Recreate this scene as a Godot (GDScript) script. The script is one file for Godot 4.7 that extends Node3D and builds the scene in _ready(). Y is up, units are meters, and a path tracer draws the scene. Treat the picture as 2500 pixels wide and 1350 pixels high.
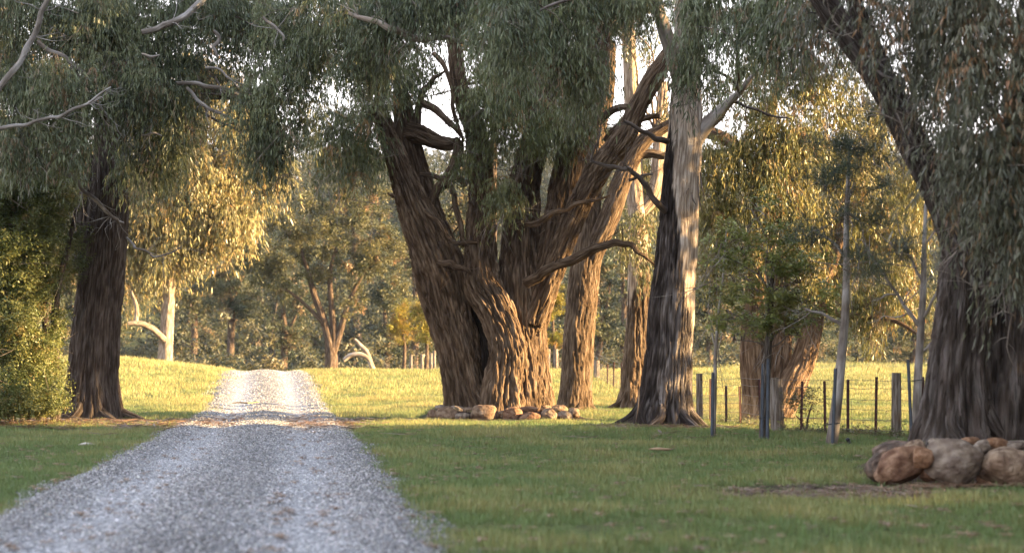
extends Node3D

# ---------------------------------------------------------------- measures
const F := 5207.0            # focal length in pixels of the 2500 px photograph
const EYE := 1.3
const PITCH := 0.04126
var rng := RandomNumberGenerator.new()
var n_ridge := FastNoiseLite.new()
var n_soft := FastNoiseLite.new()
var M := {}
var L := {}

class MB:
	var v := PackedVector3Array()
	var n := PackedVector3Array()
	var uv := PackedVector2Array()
	var c := PackedColorArray()
	var i := PackedInt32Array()
	func mesh() -> ArrayMesh:
		var a := []
		a.resize(Mesh.ARRAY_MAX)
		a[Mesh.ARRAY_VERTEX] = v
		a[Mesh.ARRAY_NORMAL] = n
		a[Mesh.ARRAY_TEX_UV] = uv
		a[Mesh.ARRAY_COLOR] = c
		a[Mesh.ARRAY_INDEX] = i
		var m := ArrayMesh.new()
		m.add_surface_from_arrays(Mesh.PRIMITIVE_TRIANGLES, a)
		return m

func sstep(a: float, b: float, x: float) -> float:
	var t := clampf((x - a) / (b - a), 0.0, 1.0)
	return t * t * (3.0 - 2.0 * t)

func r(a: float, b: float) -> float:
	return rng.randf_range(a, b)

# a point of the place that the photograph shows at this pixel, at this many metres ahead
func P(px: float, py: float, d: float) -> Vector3:
	var u := (px - 1250.0) / F
	var w := (675.0 - py) / F
	var dir := Vector3(u, w * cos(PITCH) + sin(PITCH), w * sin(PITCH) - cos(PITCH))
	return Vector3(0, EYE, 0) + dir * (d / -dir.z)

func road_c(d: float) -> float:
	return -0.95 - 0.088 * d - 0.00019 * d * d

func road_half(d: float, side: float) -> float:
	return 1.95 + 0.30 * n_soft.get_noise_2d(d * 1.1 + side * 300.0, 7.0) + 0.12 * n_soft.get_noise_2d(d * 6.0 + side * 90.0, 50.0)

# height of the ground at x, d metres ahead
func gh(x: float, d: float) -> float:
	var h := 0.97 * sstep(61, 95, d) - 0.25 * sstep(96, 130, d) - 4.0 * sstep(128, 215, d)
	h += 0.55 * sstep(60, 105, d) * sstep(-12.5, -20.0, x) * (1.0 - sstep(118, 180, d))
	h += 3.55 * sstep(2, 18, x) * sstep(120, 200, d)
	var far := sstep(210, 430, d)
	h += far * (35.0 + 8.0 * n_soft.get_noise_2d(x * 0.06, d * 0.06))
	h += 40.0 * sstep(430, 900, d)
	if d > 22.0 and d < 54.0:
		h += 0.24 * (1.0 - sstep(1.55, 2.15, Vector2(x + 0.25, (d - 49.6) * 1.05).length()))
		h += 0.38 * (1.0 - sstep(1.25, 1.7, Vector2(x - 6.1, d - 25.75).length()))
	var off := absf(x - road_c(d))
	var rough := sstep(1.8, 3.6, off)
	h += rough * (0.05 * n_soft.get_noise_2d(x * 2.2, d * 2.2) + 0.16 * n_soft.get_noise_2d(x * 0.5, d * 0.5 + 40.0))
	return h

func ground_at(px: float, d: float) -> Vector3:
	var x := (px - 1250.0) / F * d
	return Vector3(x, gh(x, d), -d)

# ---------------------------------------------------------------- node helpers
func obj(called: String, m: Mesh, mat: Material, parent: Node = self) -> MeshInstance3D:
	var o := MeshInstance3D.new()
	o.name = called
	o.mesh = m
	o.material_override = mat
	parent.add_child(o, true)
	number(o, called)
	return o

func number(o: Node, called: String) -> void:
	var p := o.get_parent()
	if String(o.name) == called and p.find_children(called, "", false, false).size() < 2:
		return
	var k := 1
	while p.has_node(NodePath("%s_%03d" % [called, k])):
		k += 1
	o.name = "%s_%03d" % [called, k]

func thing(called: String, label: String, category: String, at := Vector3.ZERO, group := "") -> Node3D:
	var o := Node3D.new()
	o.name = called
	add_child(o, true)
	number(o, called)
	o.position = at
	tag(o, label, category, group)
	return o

func tag(o: Node, label: String, category: String, group := "") -> void:
	o.set_meta("label", label)
	o.set_meta("category", category)
	if group:
		o.set_meta("group", group)

func kind(o: Node, k: String) -> Node:
	o.set_meta("kind", k)
	return o

# ---------------------------------------------------------------- materials
func noise_tex(size: int, freq: float, type: int, oct: int, ramp: Array, seedn: int, stretch := Vector2i(1, 1)) -> ImageTexture:
	var fn := FastNoiseLite.new()
	fn.noise_type = type
	fn.frequency = freq
	fn.fractal_octaves = oct
	fn.seed = seedn
	if type == FastNoiseLite.TYPE_CELLULAR:
		fn.fractal_type = FastNoiseLite.FRACTAL_NONE
		fn.cellular_return_type = FastNoiseLite.RETURN_CELL_VALUE
	var im := fn.get_seamless_image(size, size, false, false, 0.12, true)
	im.convert(Image.FORMAT_RGB8)
	var out := Image.create(size, size, false, Image.FORMAT_RGB8)
	var g := Gradient.new()
	g.offsets = PackedFloat32Array(ramp.map(func(e): return e[0]))
	g.colors = PackedColorArray(ramp.map(func(e): return e[1]))
	var lut := PackedColorArray()
	for k in 256:
		lut.append(g.sample(k / 255.0))
	var src := im.get_data()
	var dst := PackedByteArray()
	dst.resize(size * size * 3)
	for k in size * size:
		var c := lut[src[k * 3]]
		dst[k * 3] = int(c.r * 255.0)
		dst[k * 3 + 1] = int(c.g * 255.0)
		dst[k * 3 + 2] = int(c.b * 255.0)
	out = Image.create_from_data(size, size, false, Image.FORMAT_RGB8, dst)
	return ImageTexture.create_from_image(out)

func grey(v: float) -> Color:
	return Color(v, v, v)

func make_materials() -> void:
	var tone := noise_tex(512, 0.012, FastNoiseLite.TYPE_SIMPLEX_SMOOTH, 5, [[0.0, Color(0.56, 0.52, 0.48)], [0.38, Color(0.74, 0.71, 0.68)], [0.55, Color(0.86, 0.84, 0.82)], [0.75, Color(1, 1, 1)], [1.0, Color(0.88, 0.88, 0.89)]], 3)
	var fine := noise_tex(512, 0.03, FastNoiseLite.TYPE_SIMPLEX_SMOOTH, 4, [[0.0, grey(0)], [1.0, grey(1)]], 5)
	var bark := StandardMaterial3D.new()
	bark.vertex_color_use_as_albedo = true
	bark.albedo_texture = tone
	bark.uv1_scale = Vector3(2.6, 0.25, 1)
	bark.roughness = 0.95
	bark.metallic_specular = 0.2
	bark.heightmap_enabled = true
	bark.heightmap_texture = fine
	bark.heightmap_scale = 4.0
	M.bark = bark
	var smooth := StandardMaterial3D.new()
	smooth.vertex_color_use_as_albedo = true
	smooth.albedo_texture = tone
	smooth.uv1_scale = Vector3(0.5, 0.2, 1)
	smooth.roughness = 0.8
	smooth.metallic_specular = 0.3
	M.wood = smooth
	for e in [["leaf", 0.36, 0.7], ["dull_leaf", 0.5, 0.8], ["grass", 0.6, 0.8]]:
		var lm := StandardMaterial3D.new()
		lm.vertex_color_use_as_albedo = true
		lm.roughness = e[1]
		lm.metallic_specular = 0.4
		lm.cull_mode = BaseMaterial3D.CULL_DISABLED
		lm.backlight_enabled = true
		lm.backlight = Color(1, 1, 1) * e[2]
		M[e[0]] = lm
	var rock := StandardMaterial3D.new()
	rock.vertex_color_use_as_albedo = true
	rock.albedo_texture = noise_tex(512, 0.014, FastNoiseLite.TYPE_SIMPLEX_SMOOTH, 6, [[0.0, Color(0.55, 0.5, 0.46)], [0.4, Color(0.76, 0.72, 0.68)], [0.62, Color(0.86, 0.83, 0.8)], [0.85, Color(0.97, 0.96, 0.94)], [1.0, Color(0.8, 0.8, 0.82)]], 8)
	rock.uv1_triplanar = true
	rock.uv1_scale = Vector3(1.0, 1.0, 1.0)
	rock.roughness = 0.92
	rock.metallic_specular = 0.25
	rock.heightmap_enabled = true
	rock.heightmap_texture = fine
	rock.heightmap_scale = 2.2
	M.rock = rock
	var soil := StandardMaterial3D.new()
	soil.vertex_color_use_as_albedo = true
	soil.albedo_texture = noise_tex(512, 0.03, FastNoiseLite.TYPE_SIMPLEX_SMOOTH, 5, [[0.0, grey(0.5)], [1.0, grey(1)]], 12)
	soil.uv1_scale = Vector3(0.35, 0.35, 1)
	soil.roughness = 0.97
	soil.metallic_specular = 0.15
	M.soil = soil
	var grav := StandardMaterial3D.new()
	grav.vertex_color_use_as_albedo = true
	grav.albedo_texture = noise_tex(1024, 0.06, FastNoiseLite.TYPE_CELLULAR, 1, [[0.0, Color(0.30, 0.31, 0.33)], [0.35, Color(0.52, 0.53, 0.55)], [0.7, Color(0.72, 0.72, 0.74)], [1.0, Color(0.95, 0.95, 0.96)]], 21)
	grav.uv1_scale = Vector3(0.6, 0.6, 1)
	grav.roughness = 0.9
	grav.metallic_specular = 0.3
	grav.heightmap_enabled = true
	grav.heightmap_texture = grav.albedo_texture
	grav.heightmap_scale = 1.5
	M.gravel = grav
	var stone := StandardMaterial3D.new()
	stone.vertex_color_use_as_albedo = true
	stone.roughness = 0.85
	stone.metallic_specular = 0.35
	M.stone = stone
	var rust := StandardMaterial3D.new()
	rust.albedo_texture = tone
	rust.uv1_triplanar = true
	rust.uv1_scale = Vector3(2, 2, 2)
	rust.albedo_color = Color(0.27, 0.13, 0.10)
	rust.roughness = 0.85
	M.rust = rust
	var wire := StandardMaterial3D.new()
	wire.albedo_color = Color(0.32, 0.29, 0.27)
	wire.metallic = 0.5
	wire.roughness = 0.6
	M.wire = wire
	var stake := StandardMaterial3D.new()
	stake.albedo_texture = tone
	stake.uv1_triplanar = true
	stake.uv1_scale = Vector3(3, 0.6, 3)
	stake.albedo_color = Color(0.22, 0.25, 0.29)
	stake.roughness = 0.8
	M.stake = stake
	var rubber := StandardMaterial3D.new()
	rubber.albedo_color = Color(0.05, 0.05, 0.055)
	rubber.roughness = 0.6
	M.rubber = rubber

# ---------------------------------------------------------------- tubes with bark
# bark: {a: colour, b: colour, f: ridges per metre, amp: relief in metres, lobe: buttress share, lobes: how many, twist, stretch}
func tube(b: MB, pts: Array, rad: Array, bk: Dictionary, cell := 0.035, step := 0.08, capped := false) -> void:
	var path := PackedVector3Array()
	var rr := PackedFloat32Array()
	var np := pts.size()
	for k in np - 1:
		var p0: Vector3 = pts[maxi(k - 1, 0)]
		var p1: Vector3 = pts[k]
		var p2: Vector3 = pts[k + 1]
		var p3: Vector3 = pts[mini(k + 2, np - 1)]
		var m := maxi(2, int(ceil(p1.distance_to(p2) / step)))
		for s in m:
			var t := float(s) / m
			path.append(0.5 * (2.0 * p1 + (p2 - p0) * t + (2.0 * p0 - 5.0 * p1 + 4.0 * p2 - p3) * t * t + (3.0 * p1 - p0 - 3.0 * p2 + p3) * t * t * t))
			rr.append(lerpf(rad[k], rad[k + 1], t))
	path.append(pts[np - 1])
	rr.append(rad[np - 1])
	var rmax := 0.0
	var rsum := 0.0
	for x in rr:
		rmax = maxf(rmax, x)
		rsum += x
	var rm := rsum / rr.size()
	var sides := clampi(int(TAU * rmax / cell), 5, 300)
	var rows := path.size()
	var t0 := (path[1] - path[0]).normalized()
	var e1 := t0.cross(Vector3(0, 0, 1) if absf(t0.z) < 0.9 else Vector3(1, 0, 0)).normalized()
	var pos := PackedVector3Array()
	pos.resize(rows * sides)
	var col := PackedColorArray()
	col.resize(rows * sides)
	var uvv := PackedFloat32Array()
	var along := 0.0
	var ff: float = bk.get("f", 7.0)
	var amp: float = bk.get("amp", 0.03)
	var lobe: float = bk.get("lobe", 0.0)
	var lobes: float = bk.get("lobes", 5.0)
	var twist: float = bk.get("twist", 0.15)
	var stretch: float = bk.get("stretch", 0.10)
	var ca: Color = bk.a
	var cb: Color = bk.b
	var pale: bool = bk.has("pale")
	var cp: Color = bk.get("pale", Color.WHITE)
	var hl: float = bk.get("left_at", 0.0)
	var hr: float = bk.get("right_at", 0.0)
	var sd: float = bk.get("seed", r(0, 500))
	var lump: float = bk.get("lump", 0.06)
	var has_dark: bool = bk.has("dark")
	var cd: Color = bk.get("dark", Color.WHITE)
	for j in rows:
		var tg := (path[mini(j + 1, rows - 1)] - path[maxi(j - 1, 0)]).normalized()
		e1 = (e1 - tg * e1.dot(tg)).normalized()
		var e2 := tg.cross(e1)
		if j:
			along += path[j].distance_to(path[j - 1])
		uvv.append(along)
		var hgt := path[j].y
		var base := exp(-along / 0.9)
		for k in sides:
			var a := TAU * k / sides
			var dir := e1 * cos(a) + e2 * sin(a)
			var at := a + along * twist
			var q := Vector3(cos(at) * rm * ff, along * ff * stretch, sin(at) * rm * ff)
			var warp := n_soft.get_noise_3d(q.x * 5.0 + sd, q.y * 24.0, q.z * 5.0)
			var nr := n_ridge.get_noise_3d(q.x + sd + warp * 0.45, q.y + warp * 0.3, q.z + warp * 0.3)
			var h := pow(minf(absf(nr) * 3.0, 1.0), 0.8)
			var n2 := n_ridge.get_noise_3d(q.x * 2.3 + sd, q.y * 5.0 + warp, q.z * 2.3 + 40.0)
			h = 0.7 * h + 0.3 * minf(absf(n2) * 2.2, 1.0)
			var lm := n_soft.get_noise_3d(cos(a) * 20.0 + sd, along * 9.0, sin(a) * 20.0)
			var sm := 0.0
			if pale:
				sm = sstep(-0.25, 0.25, hgt - lerpf(hl, hr, 0.5 + 0.5 * dir.x) + n2 * 0.35 + lm * 1.2)
			var rad_here := rr[j] * (1.0 + lump * lm + lobe * base * (0.5 + 0.5 * cos(lobes * a + sd + lm * 3.0)) + 0.25 * lobe * cos(lobes * a + sd + along * 0.3))
			var am := amp * minf(1.0, rr[j] * 4.0) * (1.0 - 0.93 * sm)
			pos[j * sides + k] = path[j] + dir * (rad_here + am * (h - 0.6 + 0.2 * n2))
			var mixv := clampf(0.5 + 0.9 * lm + 0.5 * n2, 0.0, 1.0)
			var cc := ca.lerp(cb, mixv)
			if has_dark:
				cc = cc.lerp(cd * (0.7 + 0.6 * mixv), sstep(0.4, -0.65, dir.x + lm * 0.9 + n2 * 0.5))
			if sm > 0.0:
				cc = cc.lerp(cp * (0.85 + 0.35 * mixv), sm)
			col[j * sides + k] = cc
	var first := b.v.size()
	var w := sides + 1
	for j in rows:
		var ju := mini(j + 1, rows - 1) * sides
		var jd := maxi(j - 1, 0) * sides
		for k in w:
			var kk := k % sides
			var p := pos[j * sides + kk]
			var du := pos[j * sides + (kk + 1) % sides] - pos[j * sides + (kk + sides - 1) % sides]
			var dv := pos[ju + kk] - pos[jd + kk]
			b.v.append(p)
			b.n.append(du.cross(dv).normalized())
			b.uv.append(Vector2(TAU * rm * k / sides, uvv[j]))
			b.c.append(col[j * sides + kk])
	for j in rows - 1:
		for k in sides:
			var q0 := first + j * w + k
			b.i.append_array([q0, q0 + w, q0 + 1, q0 + 1, q0 + w, q0 + w + 1])
	if capped:
		var tg2 := (path[rows - 1] - path[rows - 2]).normalized()
		var mid := b.v.size()
		b.v.append(path[rows - 1] - tg2 * 0.01)
		b.n.append(tg2)
		b.uv.append(Vector2.ZERO)
		b.c.append(bk.get("cut", cb))
		for k in w:
			b.v.append(pos[(rows - 1) * sides + k % sides])
			b.n.append(tg2)
			b.uv.append(Vector2(0.1, 0.1))
			b.c.append(bk.get("cut", cb))
		for k in sides:
			b.i.append_array([mid, mid + 2 + k, mid + 1 + k])

# stems given as [px, py, depth, radius in px]
func stem(parent: Node3D, called: String, list: Array, bk: Dictionary, cell := 0.035, step := 0.08, mat := "bark", capped := false) -> MeshInstance3D:
	var pts := []
	var rad := []
	for e in list:
		pts.append(P(e[0], e[1], e[2]) - parent.position)
		rad.append(e[3] / F * e[2])
	var b := MB.new()
	if called == "branch":
		# kinks between the given points, and side twigs that fork
		var kp := [pts[0]]
		var kr := [rad[0]]
		for k in pts.size() - 1:
			var ln: float = pts[k].distance_to(pts[k + 1])
			var mid: Vector3 = pts[k].lerp(pts[k + 1], r(0.35, 0.65)) + rand_dir() * minf(ln * 0.09, rad[k] * 2.4)
			kp.append_array([mid, pts[k + 1] + rand_dir() * rad[k + 1] * 0.3])
			kr.append_array([lerpf(rad[k], rad[k + 1], 0.5) * r(0.88, 1.12), rad[k + 1]])
			if k > 0 and ln > 0.25:
				for m in 3:
					var ax: Vector3 = (pts[k + 1] - pts[k]).normalized()
					var dd := (rand_dir() + ax * 0.7).normalized() * r(0.25, 0.8)
					var w := minf(rad[k + 1] * 0.45, 0.012)
					tube(b, [mid, mid + dd * 0.35 + rand_dir() * 0.03, mid + dd * 0.7 + rand_dir() * 0.05, mid + dd], [w, w * 0.8, w * 0.5, w * 0.25], bk, 0.02, 0.12)
					var fk := mid + dd * 0.6
					tube(b, [fk, fk + (dd + rand_dir() * 0.5) * 0.25, fk + (dd + rand_dir() * 0.5) * 0.45], [w * 0.5, w * 0.4, w * 0.2], bk, 0.02, 0.12)
		pts = kp
		rad = kr
	tube(b, pts, rad, bk, cell, step, capped)
	return obj(called, b.mesh(), M[mat], parent)

# ---------------------------------------------------------------- leaves
func leaf(b: MB, p: Vector3, dir: Vector3, side: Vector3, ln: float, wd: float, curl: float, c: Color) -> void:
	var nn := side.cross(dir).normalized()
	var f := b.v.size()
	var m1 := p + dir * ln * 0.3 + nn * curl * 0.2
	var m2 := p + dir * ln * 0.66 + nn * curl * 0.55
	b.v.append_array([p, m1 - side * wd * 0.5, m1 + side * wd * 0.5, m2 - side * wd * 0.4, m2 + side * wd * 0.4, p + dir * ln + nn * curl])
	for k in 6:
		b.n.append(nn)
		b.uv.append(Vector2.ZERO)
		b.c.append(c)
	b.i.append_array([f, f + 1, f + 2, f + 1, f + 3, f + 2, f + 2, f + 3, f + 4, f + 3, f + 5, f + 4])

func twig(b: MB, p: Vector3, q: Vector3, w: float, c: Color) -> void:
	var t := (q - p).normalized()
	var s := t.cross(Vector3(0.3, 0.2, 0.9)).normalized() * w
	var s2 := t.cross(s).normalized() * w
	var f := b.v.size()
	for e in [s, -0.5 * s + 0.87 * s2, -0.5 * s - 0.87 * s2]:
		b.v.append(p + e)
		b.v.append(q + e * 0.6)
		for k in 2:
			b.n.append(e.normalized())
			b.uv.append(Vector2.ZERO)
			b.c.append(c)
	for k in 3:
		var a := f + k * 2
		var d := f + ((k + 1) % 3) * 2
		b.i.append_array([a, a + 1, d, d, a + 1, d + 1])

func rand_dir() -> Vector3:
	var z := r(-1, 1)
	var a := r(0, TAU)
	var s := sqrt(1.0 - z * z)
	return Vector3(s * cos(a), z, s * sin(a))

func ramp_col(lo: float, hi: float, warm: float) -> Color:
	var v := r(lo, hi)
	return Color(v * (1.0 + warm * r(-0.3, 1.0)), v, v * (1.0 - 0.5 * warm * r(0, 1)))

# drooping branchlets with long narrow leaves
func spray_gum(arms: int, per: int, ln: float, wd: float, droop: float) -> ArrayMesh:
	var b := MB.new()
	for k in arms:
		var yaw := r(0, TAU)
		var out := Vector3(cos(yaw), 0, sin(yaw))
		var reach := r(0.15, 0.42)
		var p := Vector3.ZERO
		var prev := p
		for s in per:
			var t := (s + 1.0) / per
			p = out * reach * (1.0 - (1.0 - t) * (1.0 - t)) + Vector3(0, -droop * t * t * r(0.85, 1.1) + 0.06 * t, 0)
			if s % 3 == 2:
				twig(b, prev, p, 0.003, Color(1.6, 1.1, 0.9))
				prev = p
			for m in 2:
				var dir := (Vector3(0, -1, 0) + rand_dir() * 0.42 + out * 0.15).normalized()
				var side := dir.cross(rand_dir()).normalized()
				leaf(b, p + rand_dir() * 0.02, dir, side, ln * r(0.65, 1.25), wd * r(0.75, 1.25), ln * r(-0.18, 0.18), ramp_col(0.5, 1.5, 0.3))
	return b.mesh()

# loose bunch of leaves on short twigs; flat: 1 = level tiers
func bunch(count: int, size: float, ln: float, wd: float, flat: float, down: float) -> ArrayMesh:
	var b := MB.new()
	for k in 5:
		var q := rand_dir() * size
		q.y *= 1.0 - 0.7 * flat
		twig(b, Vector3.ZERO, q, 0.004 * size / 0.25, Color(1.5, 1.1, 0.9))
		for m in count / 5:
			var p := q * r(0.2, 1.1) + rand_dir() * size * 0.22
			var dir := rand_dir()
			dir.y *= 1.0 - 0.75 * flat
			dir = (dir + Vector3(0, -down, 0)).normalized()
			var side := dir.cross(rand_dir()).normalized()
			if flat > 0.5:
				side = (dir.cross(Vector3.UP) + rand_dir() * 0.35).normalized()
			leaf(b, p, dir, side, ln * r(0.65, 1.25), wd * r(0.7, 1.25), ln * r(-0.15, 0.15), ramp_col(0.65, 1.3, 0.25))
	return b.mesh()

func tuft(blades: int, hgt: float, wd: float, spread: float) -> ArrayMesh:
	var b := MB.new()
	for k in blades:
		var a := r(0, TAU)
		var p := Vector3(cos(a), 0, sin(a)) * sqrt(rng.randf()) * spread
		var ln := hgt * r(0.45, 1.2)
		var lean := Vector3(r(-1, 1), 0, r(-1, 1)) * r(0.1, 0.6)
		var side := Vector3(cos(a + r(-2, 2)), 0, sin(a + r(-2, 2))).normalized() * wd
		var mid := p + Vector3(0, ln * 0.6, 0) + lean * ln * 0.35
		var tip := p + Vector3(0, ln, 0) + lean * ln
		var nn := (side.cross(tip - p).normalized() + Vector3(0, 0.5, 0)).normalized()
		var f := b.v.size()
		var c := ramp_col(0.7, 1.25, 0.35)
		b.v.append_array([p - side * 0.5, p + side * 0.5, mid - side * 0.4, mid + side * 0.4, tip])
		for m in 5:
			b.n.append(nn)
			b.uv.append(Vector2.ZERO)
			b.c.append(c)
		b.i.append_array([f, f + 2, f + 1, f + 1, f + 2, f + 3, f + 2, f + 4, f + 3])
	return b.mesh()

func pebble() -> ArrayMesh:
	var b := MB.new()
	var rows := 4
	var cols := 6
	var pv := PackedVector3Array()
	for j in rows + 1:
		for k in cols:
			var th := PI * j / rows
			var ph := TAU * (k + 0.5 * (j % 2)) / cols
			var p := Vector3(sin(th) * cos(ph), cos(th) * 0.65, sin(th) * sin(ph))
			pv.append(p * (1.0 + 0.28 * n_ridge.get_noise_3dv(p * 1.7 + Vector3(rng.randf() * 0.05, 3, 9))) )
	for j in rows:
		for k in cols:
			var q := [pv[j * cols + k], pv[j * cols + (k + 1) % cols], pv[(j + 1) * cols + k], pv[(j + 1) * cols + (k + 1) % cols]]
			for tri in [[0, 1, 2], [1, 3, 2]]:
				var nn: Vector3 = (q[tri[1]] - q[tri[0]]).cross(q[tri[2]] - q[tri[0]])
				if nn.length() < 1e-6:
					continue
				nn = nn.normalized()
				var order: Array = tri
				if nn.dot(q[tri[0]] + q[tri[1]] + q[tri[2]]) < 0:
					nn = -nn
				else:
					order = [tri[0], tri[2], tri[1]]
				for t in order:
					b.i.append(b.v.size())
					b.v.append(q[t])
					b.n.append(nn)
					b.uv.append(Vector2.ZERO)
					b.c.append(Color.WHITE)
	return b.mesh()

func multi(called: String, m: Mesh, mat: Material, xf: Array, tint: PackedColorArray, parent: Node = self) -> MultiMeshInstance3D:
	var mm := MultiMesh.new()
	mm.transform_format = MultiMesh.TRANSFORM_3D
	mm.use_colors = true
	mm.mesh = m
	mm.instance_count = xf.size()
	for k in xf.size():
		mm.set_instance_transform(k, xf[k])
		mm.set_instance_color(k, tint[k])
	var o := MultiMeshInstance3D.new()
	o.name = called
	o.multimesh = mm
	o.material_override = mat
	parent.add_child(o, true)
	number(o, called)
	kind(o, "stuff")
	return o

# foliage: puffs [px, py, depth, rx px, ry px, rz m] filled with copies of a spray
# how: {mesh: [names], mat, per: copies per square metre seen, scale, chain, gap, a, b: colours, dry: colour, dryness}
func foliage(parent: Node3D, puffs: Array, how: Dictionary, called := "foliage") -> void:
	var names: Array = how.mesh
	var xfs := []
	var tints := []
	for k in names.size():
		xfs.append([])
		tints.append(PackedColorArray())
	var sc: float = how.get("scale", 1.0)
	var chain: int = how.get("chain", 1)
	var gap: float = how.get("gap", -0.15)
	var ca: Color = how.a
	var cb: Color = how.b
	var dry: Color = how.get("dry", Color(0.2, 0.12, 0.06))
	var dryness: float = how.get("dryness", 0.05)
	var gf: float = how.get("grain", 14.0)
	for e in puffs:
		var d: float = e[2]
		var c := P(e[0], e[1], d)
		var rx: float = e[3] / F * d
		var ry: float = e[4] / F * d
		var rz: float = e[5]
		var count := int(PI * rx * ry * how.per * (e[6] if e.size() > 6 else 1.0) / (1.0 + 0.5 * (chain - 1)))
		for k in maxi(count, 2):
			var p := Vector3.ZERO
			for t in 7:
				var u := rand_dir() * pow(rng.randf(), 0.42)
				p = c + Vector3(u.x * rx, u.y * ry, u.z * rz)
				if n_soft.get_noise_3dv(p * gf) > gap:
					break
			var shade := n_soft.get_noise_3dv(p * gf * 0.7 + Vector3(99, 0, 0))
			for m in rng.randi_range(1, chain):
				var s := sc * r(0.7, 1.3)
				var bs := Basis(Vector3.UP, r(0, TAU)) * Basis(Vector3.RIGHT, r(-0.35, 0.35)) * Basis.from_scale(Vector3(s, s * r(0.9, 1.2), s))
				var q := p + Vector3(r(-0.08, 0.08), sc * (0.2 * chain + 0.2 - 0.38 * m), r(-0.08, 0.08))
				var w := rng.randi_range(0, names.size() - 1)
				xfs[w].append(Transform3D(bs, q - parent.position))
				var cc := ca.lerp(cb, clampf(0.5 + 1.1 * shade + r(-0.35, 0.35), 0, 1))
				if rng.randf() < dryness:
					cc = cc.lerp(dry, r(0.5, 1.0))
				tints[w].append(cc)
	for w in names.size():
		multi(called, L[names[w]], M[how.mat], xfs[w], tints[w], parent)
	var nt: int = how.get("twigs", 0)
	if nt == 0:
		return
	var b := MB.new()
	var tk := {"a": Color(0.13, 0.105, 0.09), "b": Color(0.30, 0.265, 0.23), "f": 4.0, "amp": 0.0}
	for e in puffs:
		var d: float = e[2]
		for k in nt:
			var u := rand_dir() * 0.75
			var p := P(e[0], e[1], d) + Vector3(u.x * e[3] / F * d, u.y * e[4] / F * d, u.z * e[5]) - parent.position
			var dd := (rand_dir() + Vector3(0, -0.3, 0)).normalized() * r(0.5, 1.3) * sc
			var w := r(0.004, 0.011)
			var q := p + dd * 0.5 + rand_dir() * 0.1
			tube(b, [p, q, p + dd], [w, w * 0.7, w * 0.3], tk, 0.02, 0.25)
			for m in 3:
				var f := p.lerp(q, r(0.2, 1.2))
				var fd := (dd.normalized() + rand_dir() * 0.9) * r(0.2, 0.5) * sc
				tube(b, [f, f + fd * 0.5 + Vector3(0, 0.03, 0), f + fd], [w * 0.6, w * 0.4, w * 0.15], tk, 0.02, 0.25)
	kind(obj("twigs", b.mesh(), M.wood, parent), "stuff")

# thin boughs that carry puffs of leaves, from a point on the tree
func boughs(parent: Node3D, from: Vector3, puffs: Array, bk: Dictionary, thick := 0.05, called := "bough") -> void:
	for e in puffs:
		var c := P(e[0], e[1], e[2])
		var pts := []
		var rad := []
		var len_ := from.distance_to(c)
		for k in 5:
			var t := k / 4.0
			pts.append(from.lerp(c, t) + Vector3(r(-0.06, 0.06), 0.10 * sin(t * PI) + r(-0.04, 0.05), r(-0.06, 0.06)) * len_ * (0.0 if k == 0 else 1.0) - parent.position)
			rad.append(lerpf(thick * (0.5 + 0.12 * len_), 0.008, t))
		var b := MB.new()
		tube(b, pts, rad, bk, 0.05, 0.3)
		for k in 4:
			var s: Vector3 = pts[3].lerp(pts[4], r(-0.6, 1.0))
			var dd := rand_dir() * r(0.4, 0.9) * minf(1.0, len_ * 0.3)
			tube(b, [s, s + dd * 0.5 + Vector3(0, 0.08, 0), s + dd], [0.014, 0.009, 0.004], bk, 0.04, 0.25)
		kind(obj(called, b.mesh(), M.wood, parent), "stuff")

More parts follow.
